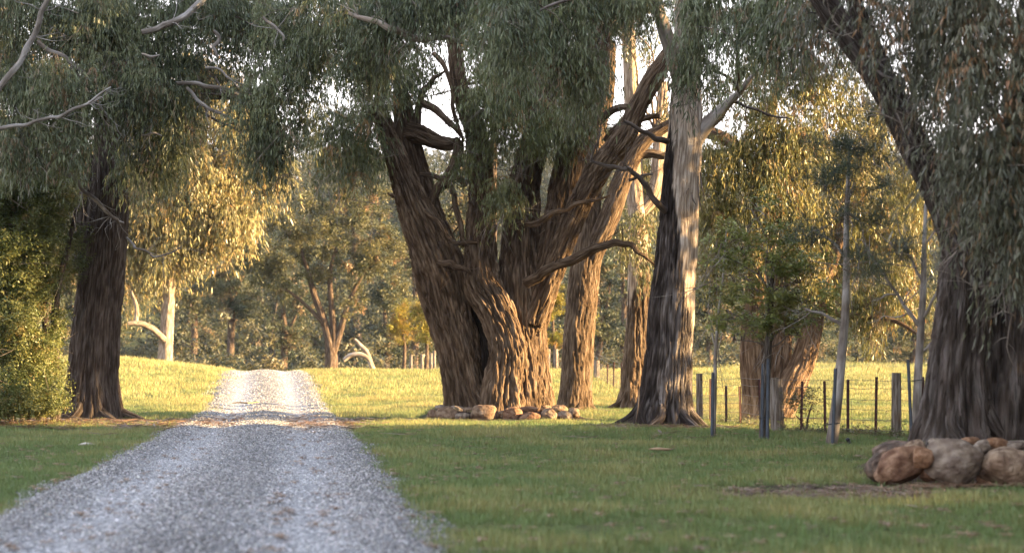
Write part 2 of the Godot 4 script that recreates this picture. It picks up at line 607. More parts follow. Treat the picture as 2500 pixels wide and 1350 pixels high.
# ---------------------------------------------------------------- rocks
func rock(called: String, label: String, at: Vector3, size: Vector3, yaw: float, col: Color, col2: Color, group: String, tilt := 0.0) -> MeshInstance3D:
	var b := MB.new()
	var rows := 28
	var cols := 44
	var s := r(0, 400)
	var pv := PackedVector3Array()
	var chips := []
	for k in 7:
		var cd := rand_dir()
		chips.append([cd, r(0.74, 0.95)])
	for j in rows + 1:
		for k in cols + 1:
			var th := PI * j / rows
			var ph := TAU * (k % cols) / cols
			var p := Vector3(sin(th) * cos(ph), cos(th), sin(th) * sin(ph))
			var q := Vector3(signf(p.x) * pow(absf(p.x), 0.8), signf(p.y) * pow(absf(p.y), 0.8), signf(p.z) * pow(absf(p.z), 0.8))
			var h := 1.0 + 0.16 * n_ridge.get_noise_3d(p.x * 0.8 + s, p.y * 0.8, p.z * 0.8) + 0.03 * n_ridge.get_noise_3d(p.x * 2.6 + s, p.y * 2.6, p.z * 2.6) + 0.022 * n_ridge.get_noise_3d(p.x * 8.0 + s, p.y * 8.0, p.z * 8.0)
			for ch in chips:
				var over: float = q.dot(ch[0]) * h
				if over > ch[1]:
					h *= lerpf(1.0, ch[1] / over, 0.85)
			pv.append(q * h * size)
			b.c.append(col.lerp(col2, clampf(0.5 + 1.4 * n_ridge.get_noise_3d(p.x * 1.6 + s, p.y * 1.6 + 9.0, p.z * 1.6), 0, 1)))
	var w := cols + 1
	for j in rows + 1:
		for k in w:
			var km := (k + cols - 1) % cols
			var kp := (k + 1) % cols
			var du := pv[j * w + kp] - pv[j * w + km]
			var dv := pv[mini(j + 1, rows) * w + k] - pv[maxi(j - 1, 0) * w + k]
			var nn := du.cross(dv)
			if nn.length() < 1e-9:
				nn = Vector3(0, 1 if j == 0 else -1, 0)
			nn = nn.normalized()
			if nn.dot(pv[j * w + k]) < 0:
				nn = -nn
			b.n.append(nn)
			b.v.append(pv[j * w + k])
			b.uv.append(Vector2.ZERO)
	for j in rows:
		for k in cols:
			var q0 := j * w + k
			b.i.append_array([q0, q0 + w, q0 + 1, q0 + 1, q0 + w, q0 + w + 1])
	var o := obj(called, b.mesh(), M.rock)
	o.position = at
	o.rotation = Vector3(0, yaw, tilt)
	tag(o, label, "stone", group)
	return o

func box_into(b: MB, t: Transform3D, size: Vector3, c := Color.WHITE) -> void:
	var h := size * 0.5
	for ax in 3:
		for sg in [-1.0, 1.0]:
			var nn := Vector3.ZERO
			nn[ax] = sg
			var u := Vector3.ZERO
			u[(ax + 1) % 3] = 1
			var w := nn.cross(u)
			var f := b.v.size()
			for e in [[-1, -1], [1, -1], [1, 1], [-1, 1]]:
				b.v.append(t * ((nn + u * e[0] + w * e[1]) * h))
				b.n.append((t.basis * nn).normalized())
				b.uv.append(Vector2(e[0], e[1]))
				b.c.append(c)
			b.i.append_array([f, f + 2, f + 1, f, f + 3, f + 2])

# ---------------------------------------------------------------- the place
func _ready() -> void:
	rng.seed = 20240611
	n_ridge.noise_type = FastNoiseLite.TYPE_SIMPLEX_SMOOTH
	n_ridge.frequency = 1.0
	n_ridge.fractal_type = FastNoiseLite.FRACTAL_NONE
	n_ridge.seed = 4
	n_soft.noise_type = FastNoiseLite.TYPE_SIMPLEX_SMOOTH
	n_soft.frequency = 0.08
	n_soft.fractal_octaves = 3
	n_soft.seed = 11

	var cam := Camera3D.new()
	cam.name = "camera"
	cam.position = Vector3(0, EYE, 0)
	cam.rotation.x = PITCH
	var attr := CameraAttributesPhysical.new()
	attr.frustum_focal_length = 92.57
	attr.frustum_focus_distance = 49.0
	attr.frustum_near = 0.1
	attr.frustum_far = 3000.0
	attr.exposure_aperture = 2.5
	attr.exposure_multiplier = 1.0
	cam.attributes = attr
	cam.fov = rad_to_deg(2.0 * atan(675.0 / F))
	cam.far = 3000.0
	cam.current = true
	add_child(cam)

	var env := Environment.new()
	env.background_mode = Environment.BG_SKY
	var sky := ProceduralSkyMaterial.new()
	sky.sky_top_color = Color(0.65, 0.685, 0.75)
	sky.sky_horizon_color = Color(0.97, 0.93, 0.90)
	sky.sky_curve = 0.13
	sky.ground_bottom_color = Color(0.16, 0.16, 0.11)
	sky.ground_horizon_color = Color(0.55, 0.5, 0.42)
	sky.sun_angle_max = 25.0
	env.sky = Sky.new()
	env.sky.sky_material = sky
	env.background_energy_multiplier = 0.58
	env.tonemap_mode = Environment.TONE_MAPPER_LINEAR
	env.tonemap_exposure = 9.4
	env.sdfgi_enabled = true
	env.ssao_enabled = true
	env.ssil_enabled = true
	env.fog_enabled = true
	env.fog_density = 0.00006
	env.fog_light_color = Color(0.80, 0.86, 0.96)
	var we := WorldEnvironment.new()
	we.name = "world_environment"
	we.environment = env
	add_child(we)

	var sun := DirectionalLight3D.new()
	sun.name = "sun"
	sun.light_color = Color(1.0, 0.85, 0.62)
	sun.light_energy = 1.6
	sun.light_angular_distance = 0.6
	sun.shadow_enabled = true
	var el := deg_to_rad(13.0)
	var az := deg_to_rad(6.0)
	var to_sun := Vector3(cos(az) * cos(el), sin(el), sin(az) * cos(el))
	add_child(sun)
	sun.look_at_from_position(to_sun * 50.0, Vector3.ZERO)

	make_materials()
	L.gum_a = spray_gum(4, 7, 0.125, 0.019, 0.55)
	L.gum_b = spray_gum(5, 6, 0.115, 0.018, 0.42)
	L.long_a = spray_gum(4, 8, 0.14, 0.022, 0.75)
	L.long_b = spray_gum(3, 9, 0.14, 0.021, 0.85)
	L.shrub_a = bunch(50, 0.24, 0.06, 0.022, 0.2, 0.1)
	L.shrub_b = bunch(45, 0.2, 0.055, 0.02, 0.3, 0.2)
	L.oak_a = bunch(45, 0.26, 0.085, 0.04, 0.75, 0.1)
	L.oak_b = bunch(40, 0.22, 0.075, 0.036, 0.8, 0.15)
	L.wattle = bunch(90, 0.34, 0.07, 0.009, 0.6, 0.2)
	L.clump_a = bunch(70, 0.75, 0.26, 0.085, 0.2, 0.4)
	L.clump_b = bunch(70, 0.7, 0.24, 0.08, 0.45, 0.2)

	build_ground()
	build_great_tree()
	build_side_tree()
	build_grey_gum()
	build_pale_gum()
	build_left_tree()
	build_right_tree()
	build_paddock_tree()
	build_saplings()
	build_far_trees()
	build_woodland()
	build_scrub()
	build_shelter()
	build_fence()
	build_stones()
	build_litter()

var soil_patches := []
func bare(x: float, d: float) -> float:
	var m := 0.0
	for e in [[3.1, 21.9, 1.35, 1.8], [5.4, 25.0, 2.0, 2.6], [-0.1, 48.0, 2.6, 1.9], [0.6, 49.5, 2.2, 2.0], [-9.5, 46.5, 2.4, 1.6], [6.6, 52.0, 1.3, 1.2], [2.95, 42.0, 1.0, 0.8], [-11.5, 45.5, 2.0, 2.0], [4.5, 23.2, 1.6, 0.8]]:
		var q := Vector2((x - e[0]) / e[2], (d - e[1]) / e[3]).length() + 0.35 * n_soft.get_noise_2d(x * 9.0, d * 9.0)
		m = maxf(m, 1.0 - sstep(0.65, 1.05, q))
	return m

func build_ground() -> void:
	# the ground: one sheet out past the hills
	var ds := []
	var d := -160.0
	while d < 1500.0:
		ds.append(d)
		d += 0.6 if d > 8.0 and d < 108.0 else (12.0 if d < 8.0 and d < 0.0 else (2.0 if d < 230.0 else d * 0.03))
	var xs := []
	var x := 0.0
	while x < 900.0:
		xs.append(x)
		x += 0.6 if x < 24.0 else x * 0.07
	var neg := xs.slice(1)
	neg.reverse()
	xs = neg.map(func(e): return -e) + xs
	var b := MB.new()
	var w := xs.size()
	for dd in ds:
		for xx in xs:
			var h := gh(xx, dd)
			var inside := 1.0 - sstep(1.2, 1.75, absf(xx - road_c(dd)))
			if dd > -12.0 and dd < 130.0:
				h -= 0.09 * inside
			b.v.append(Vector3(xx, h, -dd))
			b.uv.append(Vector2(xx, dd))
			var e := 0.5
			b.n.append(Vector3(gh(xx - e, dd) - gh(xx + e, dd), 2.0 * e, gh(xx, dd + e) - gh(xx, dd - e)).normalized())
			var t := clampf(0.5 + 0.8 * n_soft.get_noise_2d(xx * 3.0, dd * 3.0), 0, 1)
			var c := Color(0.085, 0.105, 0.035).lerp(Color(0.15, 0.135, 0.055), t * 0.7)
			c = c.lerp(Color(0.20, 0.18, 0.075), 0.45 * sstep(48, 75, dd))
			c = c.lerp(Color(0.075, 0.05, 0.036), bare(xx, dd))
			b.c.append(c)
	for j in ds.size() - 1:
		for k in w - 1:
			var q := j * w + k
			b.i.append_array([q, q + w, q + 1, q + 1, q + w, q + w + 1])
	kind(obj("ground", b.mesh(), M.soil), "structure")

	# the gravel drive, crowned, its edges sinking under the turf
	b = MB.new()
	var cols := 33
	var rows := 0
	d = -12.0
	while d < 124.0:
		var c := road_c(d)
		var hl := road_half(d, -1.0)
		var hr := road_half(d, 1.0)
		for k in cols:
			var u := -1.0 + 2.0 * k / (cols - 1)
			var off := u * ((hl if u < 0 else hr) + 0.25)
			var xx := c + off
			var a := absf(off)
			var prof := 0.045 * exp(-a * a / 0.30) - 0.035 * exp(-pow((a - 0.85) / 0.38, 2)) + 0.02 * exp(-pow((a - 1.45) / 0.25, 2)) - 0.11 * sstep(1.55, 2.2, a)
			prof += 0.006 * n_soft.get_noise_2d(xx * 14.0, d * 9.0)
			b.v.append(Vector3(xx, gh(c, d) * (1.0 - sstep(1.6, 2.2, a)) + gh(xx, d) * sstep(1.6, 2.2, a) + 0.045 + prof, -d))
			b.uv.append(Vector2(xx, d))
			var track := exp(-pow((a - 0.85) / 0.42, 2))
			var t := clampf(0.5 + 0.9 * n_soft.get_noise_2d(xx * 7.0, d * 3.0), 0, 1)
			var cc := Color(0.26, 0.25, 0.242).lerp(Color(0.56, 0.545, 0.525), clampf(track * 0.9 + 0.4 * t - 0.1, 0, 1))
			cc = cc.lerp(Color(0.14, 0.115, 0.085), 0.75 * sstep(1.6, 2.05, a))
			cc = cc.lerp(Color(0.23, 0.19, 0.14), 0.22 * (1.0 - sstep(3.0, 9.0, absf(d - 49.0))) * (0.3 + 0.7 * t))
			b.c.append(cc)
		rows += 1
		d += 0.3
	for j in rows:
		for k in cols:
			var q := j * cols + k
			var du := b.v[j * cols + mini(k + 1, cols - 1)] - b.v[j * cols + maxi(k - 1, 0)]
			var dv := b.v[mini(j + 1, rows - 1) * cols + k] - b.v[maxi(j - 1, 0) * cols + k]
			b.n.append(du.cross(dv).normalized())
			if j < rows - 1 and k < cols - 1:
				b.i.append_array([q, q + cols, q + 1, q + 1, q + cols, q + cols + 1])
	kind(obj("gravel_road", b.mesh(), M.gravel), "structure")

	# loose stones on it
	var peb := [pebble(), pebble(), pebble()]
	var xf := [[], [], []]
	var tn := [PackedColorArray(), PackedColorArray(), PackedColorArray()]
	for band in [[12.0, 26.0, 46000], [26.0, 48.0, 30000], [48.0, 97.0, 15000]]:
		for k in band[2]:
			var dd := r(band[0], band[1])
			var u := r(-1.05, 1.05)
			var a := absf(u) * 1.95
			var track := exp(-pow((a - 0.85) / 0.36, 2))
			if rng.randf() < track * 0.85:
				continue
			var off := u * road_half(dd, signf(u))
			var xx := road_c(dd) + off
			a = absf(off)
			var prof := 0.045 * exp(-a * a / 0.30) - 0.035 * exp(-pow((a - 0.85) / 0.38, 2)) + 0.02 * exp(-pow((a - 1.45) / 0.25, 2)) - 0.11 * sstep(1.55, 2.2, a)
			var s := r(0.0045, 0.0115) * (1.5 if rng.randf() < 0.1 else 1.0) * (1.0 + sstep(25, 70, dd))
			var which: int = k % 3
			var y := maxf(gh(xx, dd), gh(road_c(dd), dd) * (1.0 - sstep(1.6, 2.2, a)) + gh(xx, dd) * sstep(1.6, 2.2, a) + 0.045 + prof)
			xf[which].append(Transform3D(Basis(rand_dir(), r(0, TAU)) * Basis.from_scale(Vector3(s, s, s)), Vector3(xx, y + s * 0.3, -dd)))
			var v := (pow(rng.randf(), 1.5) * 0.36 + 0.11) * (0.8 + 0.45 * track)
			tn[which].append(Color(v * r(0.97, 1.10), v, v * r(0.92, 1.06)))
	for k in 3:
		tag(multi("loose_gravel", peb[k], M.stone, xf[k], tn[k]), "loose grey gravel stones lying on the drive", "gravel")

	# grass
	var tufts := [tuft(20, 0.065, 0.006, 0.12), tuft(18, 0.08, 0.006, 0.13), tuft(12, 0.12, 0.006, 0.14), tuft(16, 0.085, 0.011, 0.3)]
	var gx := [[], [], [], []]
	var gt := [PackedColorArray(), PackedColorArray(), PackedColorArray(), PackedColorArray()]
	for band in [[11.0, 28.0, 34000, 1.0], [28.0, 48.0, 46000, 1.05], [48.0, 70.0, 42000, 1.15], [70.0, 112.0, 40000, 1.5], [112.0, 230.0, 9000, 2.6]]:
		for k in band[2]:
			var dd := sqrt(lerpf(band[0] * band[0], band[1] * band[1], rng.randf()))
			var xx := r(-1, 1) * (0.25 * dd + 2.5)
			if dd > 112.0 and xx < 3.0:
				continue
			var c := road_c(dd)
			var off := xx - c
			var past := road_half(dd, signf(off)) - absf(off)
			if past > 0.0 and (past > 0.5 or rng.randf() > 0.42 * (1.0 - past / 0.5)) and dd < 130.0:
				continue
			if rng.randf() < bare(xx, dd) * 0.93:
				continue
			var patch := n_soft.get_noise_2d(xx * 4.0, dd * 4.0)
			if patch < -0.34 and rng.randf() < 0.6:
				continue
			var dryp := clampf(0.18 + 0.9 * patch + 0.45 * sstep(50, 72, dd) + r(-0.25, 0.25), 0, 1)
			var which := rng.randi_range(0, 1)
			if dd > 50.0 and rng.randf() < 0.22 + 0.3 * sstep(6, 9, xx):
				which = 2
			if dd > 70.0 and rng.randf() < 0.5:
				which = 3
			var s: float = r(0.6, 1.25) * band[3] * (1.0 + 0.5 * patch)
			gx[which].append(Transform3D(Basis(Vector3.UP, r(0, TAU)) * Basis.from_scale(Vector3(s, s * r(0.8, 1.25), s)), Vector3(xx, gh(xx, dd) - 0.008, -dd)))
			gt[which].append(Color(0.125, 0.18, 0.062).lerp(Color(0.30, 0.27, 0.105), dryp) * r(0.8, 1.15))
	for k in 4:
		tag(multi("grass", tufts[k], M.grass, gx[k], gt[k]), ["short green grass on the verges", "short mown grass of the lawn", "taller blond grass of the paddock", "broad tufts of paddock grass"][k], "grass")

const BROWN_A := Color(0.085, 0.061, 0.043)
const BROWN_B := Color(0.195, 0.142, 0.099)
const DARK_A := Color(0.082, 0.067, 0.058)
const DARK_B := Color(0.148, 0.122, 0.105)

func build_great_tree() -> void:
	var t := thing("great_tree", "huge many stemmed old gum with ribbed brown bark inside the stone ring", "tree", ground_at(1215, 50.0))
	var bk := {"a": BROWN_A, "b": BROWN_B, "f": 7.5, "amp": 0.10, "lobe": 0.18, "lobes": 5.0, "twist": 0.10, "stretch": 0.075, "lump": 0.12}
	var bl := bk.merged({"lobe": 0.05, "amp": 0.07, "f": 8.5}, true)
	var d := 50.0
	stem(t, "trunk", [[1160, 1030, d, 76], [1142, 960, d, 54], [1117, 850, d, 49], [1090, 740, d, 55], [1068, 650, d, 58], [1036, 570, d, 47], [1008, 500, d, 37], [982, 430, d, 29], [958, 360, d, 22], [938, 300, d, 19], [926, 250, d, 12], [940, 170, d + .3, 8], [960, 60, d, 5]], bk, 0.021, 0.07)
	stem(t, "trunk", [[1282, 1030, d - .2, 66], [1280, 940, d - .2, 57], [1274, 830, d, 55], [1272, 720, d + .1, 56], [1272, 620, d + .3, 48], [1276, 520, d + .5, 37], [1284, 430, d + .7, 33], [1310, 330, d + .9, 32], [1330, 180, d + 1, 24], [1330, -20, d + 1, 18]], bk.merged({"lobes": 4.0}, true), 0.021, 0.07)
	stem(t, "trunk", [[1228, 1030, d - .7, 58], [1234, 930, d - .6, 46], [1240, 850, d - .6, 43], [1212, 760, d - .5, 41], [1176, 690, d - .3, 42], [1172, 600, d, 35], [1176, 500, d + .2, 31], [1172, 420, d + .3, 28], [1162, 330, d + .3, 24], [1120, 200, d, 18], [1100, 0, d, 12]], bk, 0.021, 0.07)
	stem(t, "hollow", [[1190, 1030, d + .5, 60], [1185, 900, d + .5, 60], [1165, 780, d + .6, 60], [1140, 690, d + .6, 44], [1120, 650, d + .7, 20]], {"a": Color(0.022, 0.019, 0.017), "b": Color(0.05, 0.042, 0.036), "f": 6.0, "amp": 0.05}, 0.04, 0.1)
	stem(t, "limb", [[1296, 800, d + .3, 36], [1322, 700, d + .2, 40], [1350, 590, d + .2, 38], [1374, 480, d + .3, 36], [1392, 390, d + .4, 33], [1420, 280, d + .6, 30], [1450, 160, d + .8, 27], [1474, 40, d + .9, 24], [1490, -60, d + 1, 20]], bl, 0.021, 0.07)
	stem(t, "limb", [[1300, 790, d - .3, 26], [1338, 690, d - .4, 28], [1382, 580, d - .5, 26], [1422, 485, d - .6, 27], [1464, 410, d - .7, 28], [1522, 335, d - .8, 26], [1562, 255, d - .9, 22], [1600, 185, d - 1, 22], [1660, 100, d - 1, 17], [1740, 20, d - 1, 12]], bl, 0.021, 0.07)
	stem(t, "limb", [[1120, 690, d + .7, 36], [1074, 590, d + .9, 34], [1038, 490, d + 1, 30], [1010, 390, d + 1, 28], [990, 310, d + 1, 25], [982, 255, d + 1, 22], [972, 205, d + 1.1, 13], [955, 140, d + 1.2, 8], [930, 60, d + 1.2, 5]], bl, 0.021, 0.07)
	stem(t, "limb", [[1000, 320, d + .8, 22], [1030, 330, d + .6, 21], [1062, 345, d + .5, 18], [1100, 352, d + .4, 15], [1120, 340, d + .3, 7]], bl, 0.03, 0.05)
	stem(t, "limb", [[1120, 345, d + .3, 12], [1116, 390, d + .2, 14], [1095, 435, d + .1, 14], [1070, 460, d, 12], [1056, 490, d, 10], [1052, 545, d + .2, 8]], bl, 0.03, 0.05)
	var th := bl.merged({"amp": 0.012, "lobe": 0.0}, true)
	for e in [
		[[1285, 690, d - .8, 14], [1330, 665, d - 1.2, 13], [1395, 635, d - 1.4, 12], [1450, 605, d - 1.5, 11], [1500, 590, d - 1.5, 9], [1540, 596, d - 1.5, 7], [1575, 625, d - 1.5, 4], [1600, 645, d - 1.5, 2]],
		[[1250, 556, d - .6, 9], [1300, 548, d - 1, 8], [1345, 520, d - 1.1, 7.5], [1400, 502, d - 1.1, 6], [1450, 488, d - 1, 4.5], [1490, 475, d - 1, 2]],
		[[1070, 640, d - .5, 10], [1100, 645, d - .6, 9], [1125, 655, d - .7, 7], [1150, 668, d - .8, 3]],
		[[1040, 515, d - .3, 7], [1068, 540, d - .5, 6.5], [1090, 575, d - .6, 6], [1105, 592, d - .6, 5], [1135, 590, d - .7, 6], [1165, 590, d - .7, 5]],
		[[1092, 440, d, 8], [1110, 475, d - .1, 7], [1118, 520, d - .2, 7], [1126, 560, d - .3, 6.5], [1132, 600, d - .4, 6]],
		[[1028, 425, d + .3, 6], [1055, 428, d + .1, 6], [1080, 438, d, 7], [1115, 435, d, 8], [1140, 450, d + .1, 10]],
		[[1018, 305, d + .7, 10], [1022, 265, d + .6, 9], [1036, 220, d + .5, 8], [1060, 190, d + .4, 6], [1085, 175, d + .3, 3]],
		[[1032, 250, d + .2, 9], [1060, 262, d, 9], [1085, 285, d - .2, 8], [1108, 310, d - .3, 7], [1125, 330, d - .3, 6]],
		[[1058, 130, d - 1, 6], [1085, 160, d - 1.1, 6], [1102, 210, d - 1.2, 5], [1105, 260, d - 1.2, 5], [1118, 310, d - 1.1, 4], [1130, 345, d - 1, 3]],
		[[1470, 290, d + .4, 10], [1495, 270, d + .2, 9], [1525, 262, d, 8], [1560, 262, d, 5]],
		[[1480, 345, d + .2, 10], [1500, 318, d + .1, 9], [1530, 300, d, 9], [1570, 290, d, 8], [1610, 285, d, 6]],
		[[926, 290, d, 8], [935, 265, d, 8], [955, 262, d + .1, 7], [975, 258, d + .2, 4]],
		[[960, 480, d - .4, 5], [952, 475, d - .5, 3], [946, 470, d - .5, 2]]]:
		stem(t, "branch", e, th, 0.03, 0.08)
	var puffs := [[868, 400, 49.2, 75, 75, 1.2], [842, 320, 49.6, 70, 60, 1.1, .6], [905, 300, 50.0, 60, 80, 1.0], [790, 330, 49.2, 40, 60, .8, .7], [940, 170, 50.8, 110, 90, 1.4], [800, 430, 48.4, 40, 40, .6, .5], [1100, 60, 51.6, 130, 70, 1.6], [1230, 230, 50.8, 100, 120, 1.5], [1190, 300, 49.2, 70, 80, 1.0], [1290, 350, 49.2, 110, 70, 1.0], [1180, 400, 49.2, 40, 40, .7, .7], [1390, 310, 49.6, 70, 70, .9], [1130, 430, 49.2, 32, 40, .5, .7], [1228, 520, 48.8, 40, 42, .4, 1.1], [1010, 240, 50.5, 60, 50, .8, .8], [1228, 505, 48.9, 34, 32, .5, .6], [1200, 540, 48.9, 18, 16, .3, .5], [1400, 180, 51.6, 80, 110, 1.2], [1530, 70, 51.6, 90, 60, 1.2, .6], [1030, 190, 52.4, 30, 60, .8, .4], [1310, 240, 53.2, 120, 120, 1.5], [870, 470, 48.8, 30, 30, .4, .5]]
	foliage(t, puffs, {"mesh": ["gum_a", "gum_b"], "mat": "leaf", "per": 56.0, "twigs": 5, "scale": 0.95, "chain": 2, "gap": 0.0, "a": Color(0.06, 0.075, 0.03), "b": Color(0.15, 0.155, 0.06), "dry": Color(0.26, 0.15, 0.06), "dryness": 0.05})
	boughs(t, P(930, 270, d), puffs.slice(0, 5), th, 0.05)
	boughs(t, P(1320, 240, d + .9), [puffs[7], puffs[9], puffs[11], puffs[14], puffs[15], puffs[17]], th, 0.05)
	boughs(t, P(1162, 330, d + .3), [puffs[6], puffs[8], puffs[10], puffs[12]], th, 0.04)

func roots(t: Node3D, px: float, d: float, rad_px: float, count: int, bk: Dictionary) -> void:
	var base := ground_at(px, d)
	var rad := rad_px / F * d
	for k in count:
		var a := TAU * (k + r(-0.3, 0.3)) / count
		var dir := Vector3(cos(a), 0, sin(a))
		var reach := rad * r(1.5, 2.3)
		var bend := Vector3(-dir.z, 0, dir.x) * r(-0.3, 0.3) * rad
		var pts := [base + dir * rad * 0.55 + Vector3(0, 0.55, 0), base + dir * rad * 0.95 + Vector3(0, 0.2, 0)]
		for q in [base + dir * reach * 0.75 + bend, base + dir * reach + bend * 2.0]:
			pts.append(Vector3(q.x, gh(q.x, -q.z) + (0.02 if pts.size() == 2 else -0.12), q.z))
		var b := MB.new()
		tube(b, pts.map(func(p): return p - t.position), [rad * 0.22, rad * 0.2, rad * 0.13, rad * 0.06], bk.merged({"lobe": 0.0, "amp": 0.03}, true), 0.025, 0.06)
		obj("root", b.mesh(), M.bark, t)

func build_side_tree() -> void:
	var t := thing("gum_tree", "straight brown barked gum close behind the great tree, forking above head height", "tree", ground_at(1408, 60.0))
	var bk := {"a": BROWN_A, "b": BROWN_B, "f": 8.5, "amp": 0.04, "lobe": 0.10, "lobes": 4.0, "twist": 0.05, "stretch": 0.08}
	var d := 60.0
	roots(t, 1404, 60.0, 38, 5, bk)
	stem(t, "trunk", [[1402, 1010, d, 44], [1407, 940, d, 36], [1414, 820, d, 37], [1424, 700, d, 37], [1434, 610, d, 36], [1440, 520, d, 27], [1446, 420, d, 25], [1460, 300, d, 22], [1480, 240, d, 19], [1490, 100, d, 14]], bk, 0.03, 0.07)
	stem(t, "limb", [[1440, 640, d - .1, 22], [1466, 580, d - .2, 26], [1492, 520, d - .2, 25], [1516, 450, d - .1, 23], [1542, 390, d, 21], [1572, 345, d, 18], [1612, 318, d, 13], [1660, 290, d, 10]], bk, 0.03, 0.07)
	stem(t, "branch", [[1550, 380, d, 12], [1590, 372, d, 10], [1620, 378, d, 9], [1650, 372, d, 6]], bk, 0.03, 0.08)
	var puffs := [[1500, 40, 60, 100, 60, 1.3, .7], [1590, 130, 61, 60, 60, 1.0, .4], [1620, 300, 61, 50, 40, .8, .3], [1560, 10, 60, 100, 50, 1.0, .6]]
	foliage(t, puffs, {"mesh": ["gum_a", "gum_b"], "mat": "leaf", "per": 40.0, "scale": 1.1, "gap": 0.0, "a": Color(0.06, 0.075, 0.03), "b": Color(0.13, 0.13, 0.05), "dryness": 0.06})
	boughs(t, P(1600, 320, d), puffs, bk, 0.04)

func build_grey_gum() -> void:
	var t := thing("grey_gum", "tall gum with dark furrowed bark below and pale smooth bark above", "tree", ground_at(1618, 42.0))
	var d := 42.0
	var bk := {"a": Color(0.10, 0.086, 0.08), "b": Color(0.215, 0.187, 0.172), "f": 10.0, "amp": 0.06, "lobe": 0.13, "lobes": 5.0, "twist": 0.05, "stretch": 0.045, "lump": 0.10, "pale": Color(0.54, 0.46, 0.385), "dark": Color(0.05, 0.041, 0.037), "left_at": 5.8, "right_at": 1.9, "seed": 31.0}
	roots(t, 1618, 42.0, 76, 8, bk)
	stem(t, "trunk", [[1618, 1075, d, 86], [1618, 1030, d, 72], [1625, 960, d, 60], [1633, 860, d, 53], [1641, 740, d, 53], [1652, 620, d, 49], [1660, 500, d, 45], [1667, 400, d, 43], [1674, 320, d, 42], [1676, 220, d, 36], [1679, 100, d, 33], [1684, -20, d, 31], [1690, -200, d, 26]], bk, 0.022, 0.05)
	var sm := {"a": Color(0.27, 0.24, 0.22), "b": Color(0.38, 0.33, 0.29), "f": 4.0, "amp": 0.006, "lump": 0.08}
	stem(t, "limb", [[1690, 350, d, 24], [1712, 322, d, 20], [1738, 292, d - .1, 16], [1772, 258, d - .2, 12], [1806, 225, d - .4, 8], [1850, 170, d - .6, 5]], sm, 0.025, 0.06, "wood")
	stem(t, "limb", [[1662, 190, d - .1, 22], [1642, 130, d - .3, 19], [1622, 70, d - .4, 17], [1604, 10, d - .5, 15], [1590, -60, d - .6, 13]], sm, 0.025, 0.06, "wood")
	var dk := {"a": DARK_A, "b": DARK_B, "f": 9.0, "amp": 0.006, "lump": 0.15}
	stem(t, "branch", [[1630, 345, d - .3, 8], [1600, 338, d - .5, 7], [1560, 318, d - .7, 5.5], [1525, 295, d - .8, 4]], dk, 0.02, 0.06, "wood")
	stem(t, "branch", [[1625, 515, d - .3, 9], [1603, 492, d - .5, 8], [1582, 460, d - .6, 7], [1562, 432, d - .7, 6], [1535, 412, d - .8, 5.5], [1500, 408, d - .8, 5], [1470, 402, d - .8, 4], [1442, 393, d - .9, 3], [1462, 340, d - .9, 2.2], [1470, 290, d - .9, 1.5]], dk, 0.02, 0.06, "wood")
	stem(t, "branch", [[1535, 440, d - .7, 4], [1560, 432, d - .7, 4], [1595, 425, d - .7, 2.5]], dk, 0.02, 0.06, "wood")
	stem(t, "branch", [[1718, 325, d, 5], [1790, 250, d, 4], [1850, 268, d, 3.5], [1900, 285, d, 2.5], [1935, 292, d, 1.5]], dk, 0.02, 0.06, "wood")
	# loose strips of bark
	for e in [[1705, 430, 1716, 520], [1710, 420, 1722, 490], [1690, 470, 1700, 500], [1612, 620, 1600, 700], [1560, 950, 1552, 1030], [1682, 460, 1676, 475]]:
		var c := P(e[0], e[1], d - .55)
		var q := P(e[2], e[3], d - .62)
		var b := MB.new()
		tube(b, [c - t.position, c.lerp(q, .5) + Vector3(r(-.05, .05), 0, .05) - t.position, q - t.position], [0.012, 0.018, 0.006], dk, 0.02, 0.05)
		obj("bark_strip", b.mesh(), M.wood, t)
	var puffs := [[790, 90, 43, 140, 110, 1.0], [930, 60, 41, 140, 100, 1.0], [1080, 30, 40, 150, 70, 1.0], [1220, 120, 36, 95, 130, .8, .9], [1370, 130, 40, 110, 110, .9], [1480, 40, 41, 120, 70, 1.0], [900, 200, 42, 90, 60, .8], [1430, 230, 41, 70, 60, .6, .8], [1700, 150, 38, 55, 90, .5, .5], [1650, 220, 38, 40, 60, .4, .4], [1760, 90, 37, 90, 110, .7], [1870, 120, 35, 110, 120, .7], [1950, 40, 34, 120, 80, .8], [1580, 20, 40, 80, 50, .7, .7], [1300, 40, 40, 120, 70, .9], [740, 200, 43, 60, 70, .7, .8]]
	foliage(t, puffs, {"mesh": ["gum_a", "gum_b", "long_a"], "mat": "leaf", "per": 64.0, "twigs": 4, "scale": 0.95, "chain": 2, "gap": 0.05, "a": Color(0.062, 0.078, 0.042), "b": Color(0.142, 0.16, 0.08), "dry": Color(0.2, 0.13, 0.08), "dryness": 0.05})
	boughs(t, P(1590, -60, d - .6), [puffs[1], puffs[2], puffs[3], puffs[4], puffs[5], puffs[6], puffs[7], puffs[13], puffs[14], puffs[15]], dk, 0.05)
	boughs(t, P(1806, 225, d - .4), [puffs[9], puffs[10], puffs[11]], dk, 0.04)
	boughs(t, P(1684, -20, d), [puffs[8], puffs[12]], dk, 0.04)
	stem(t, "branch", [[1230, 118, 41, 2], [1120, 100, 40.6, 6], [1030, 95, 40.4, 8], [980, 78, 40.2, 8], [920, 55, 40, 7], [850, 30, 40, 4]], sm, 0.02, 0.08, "wood")

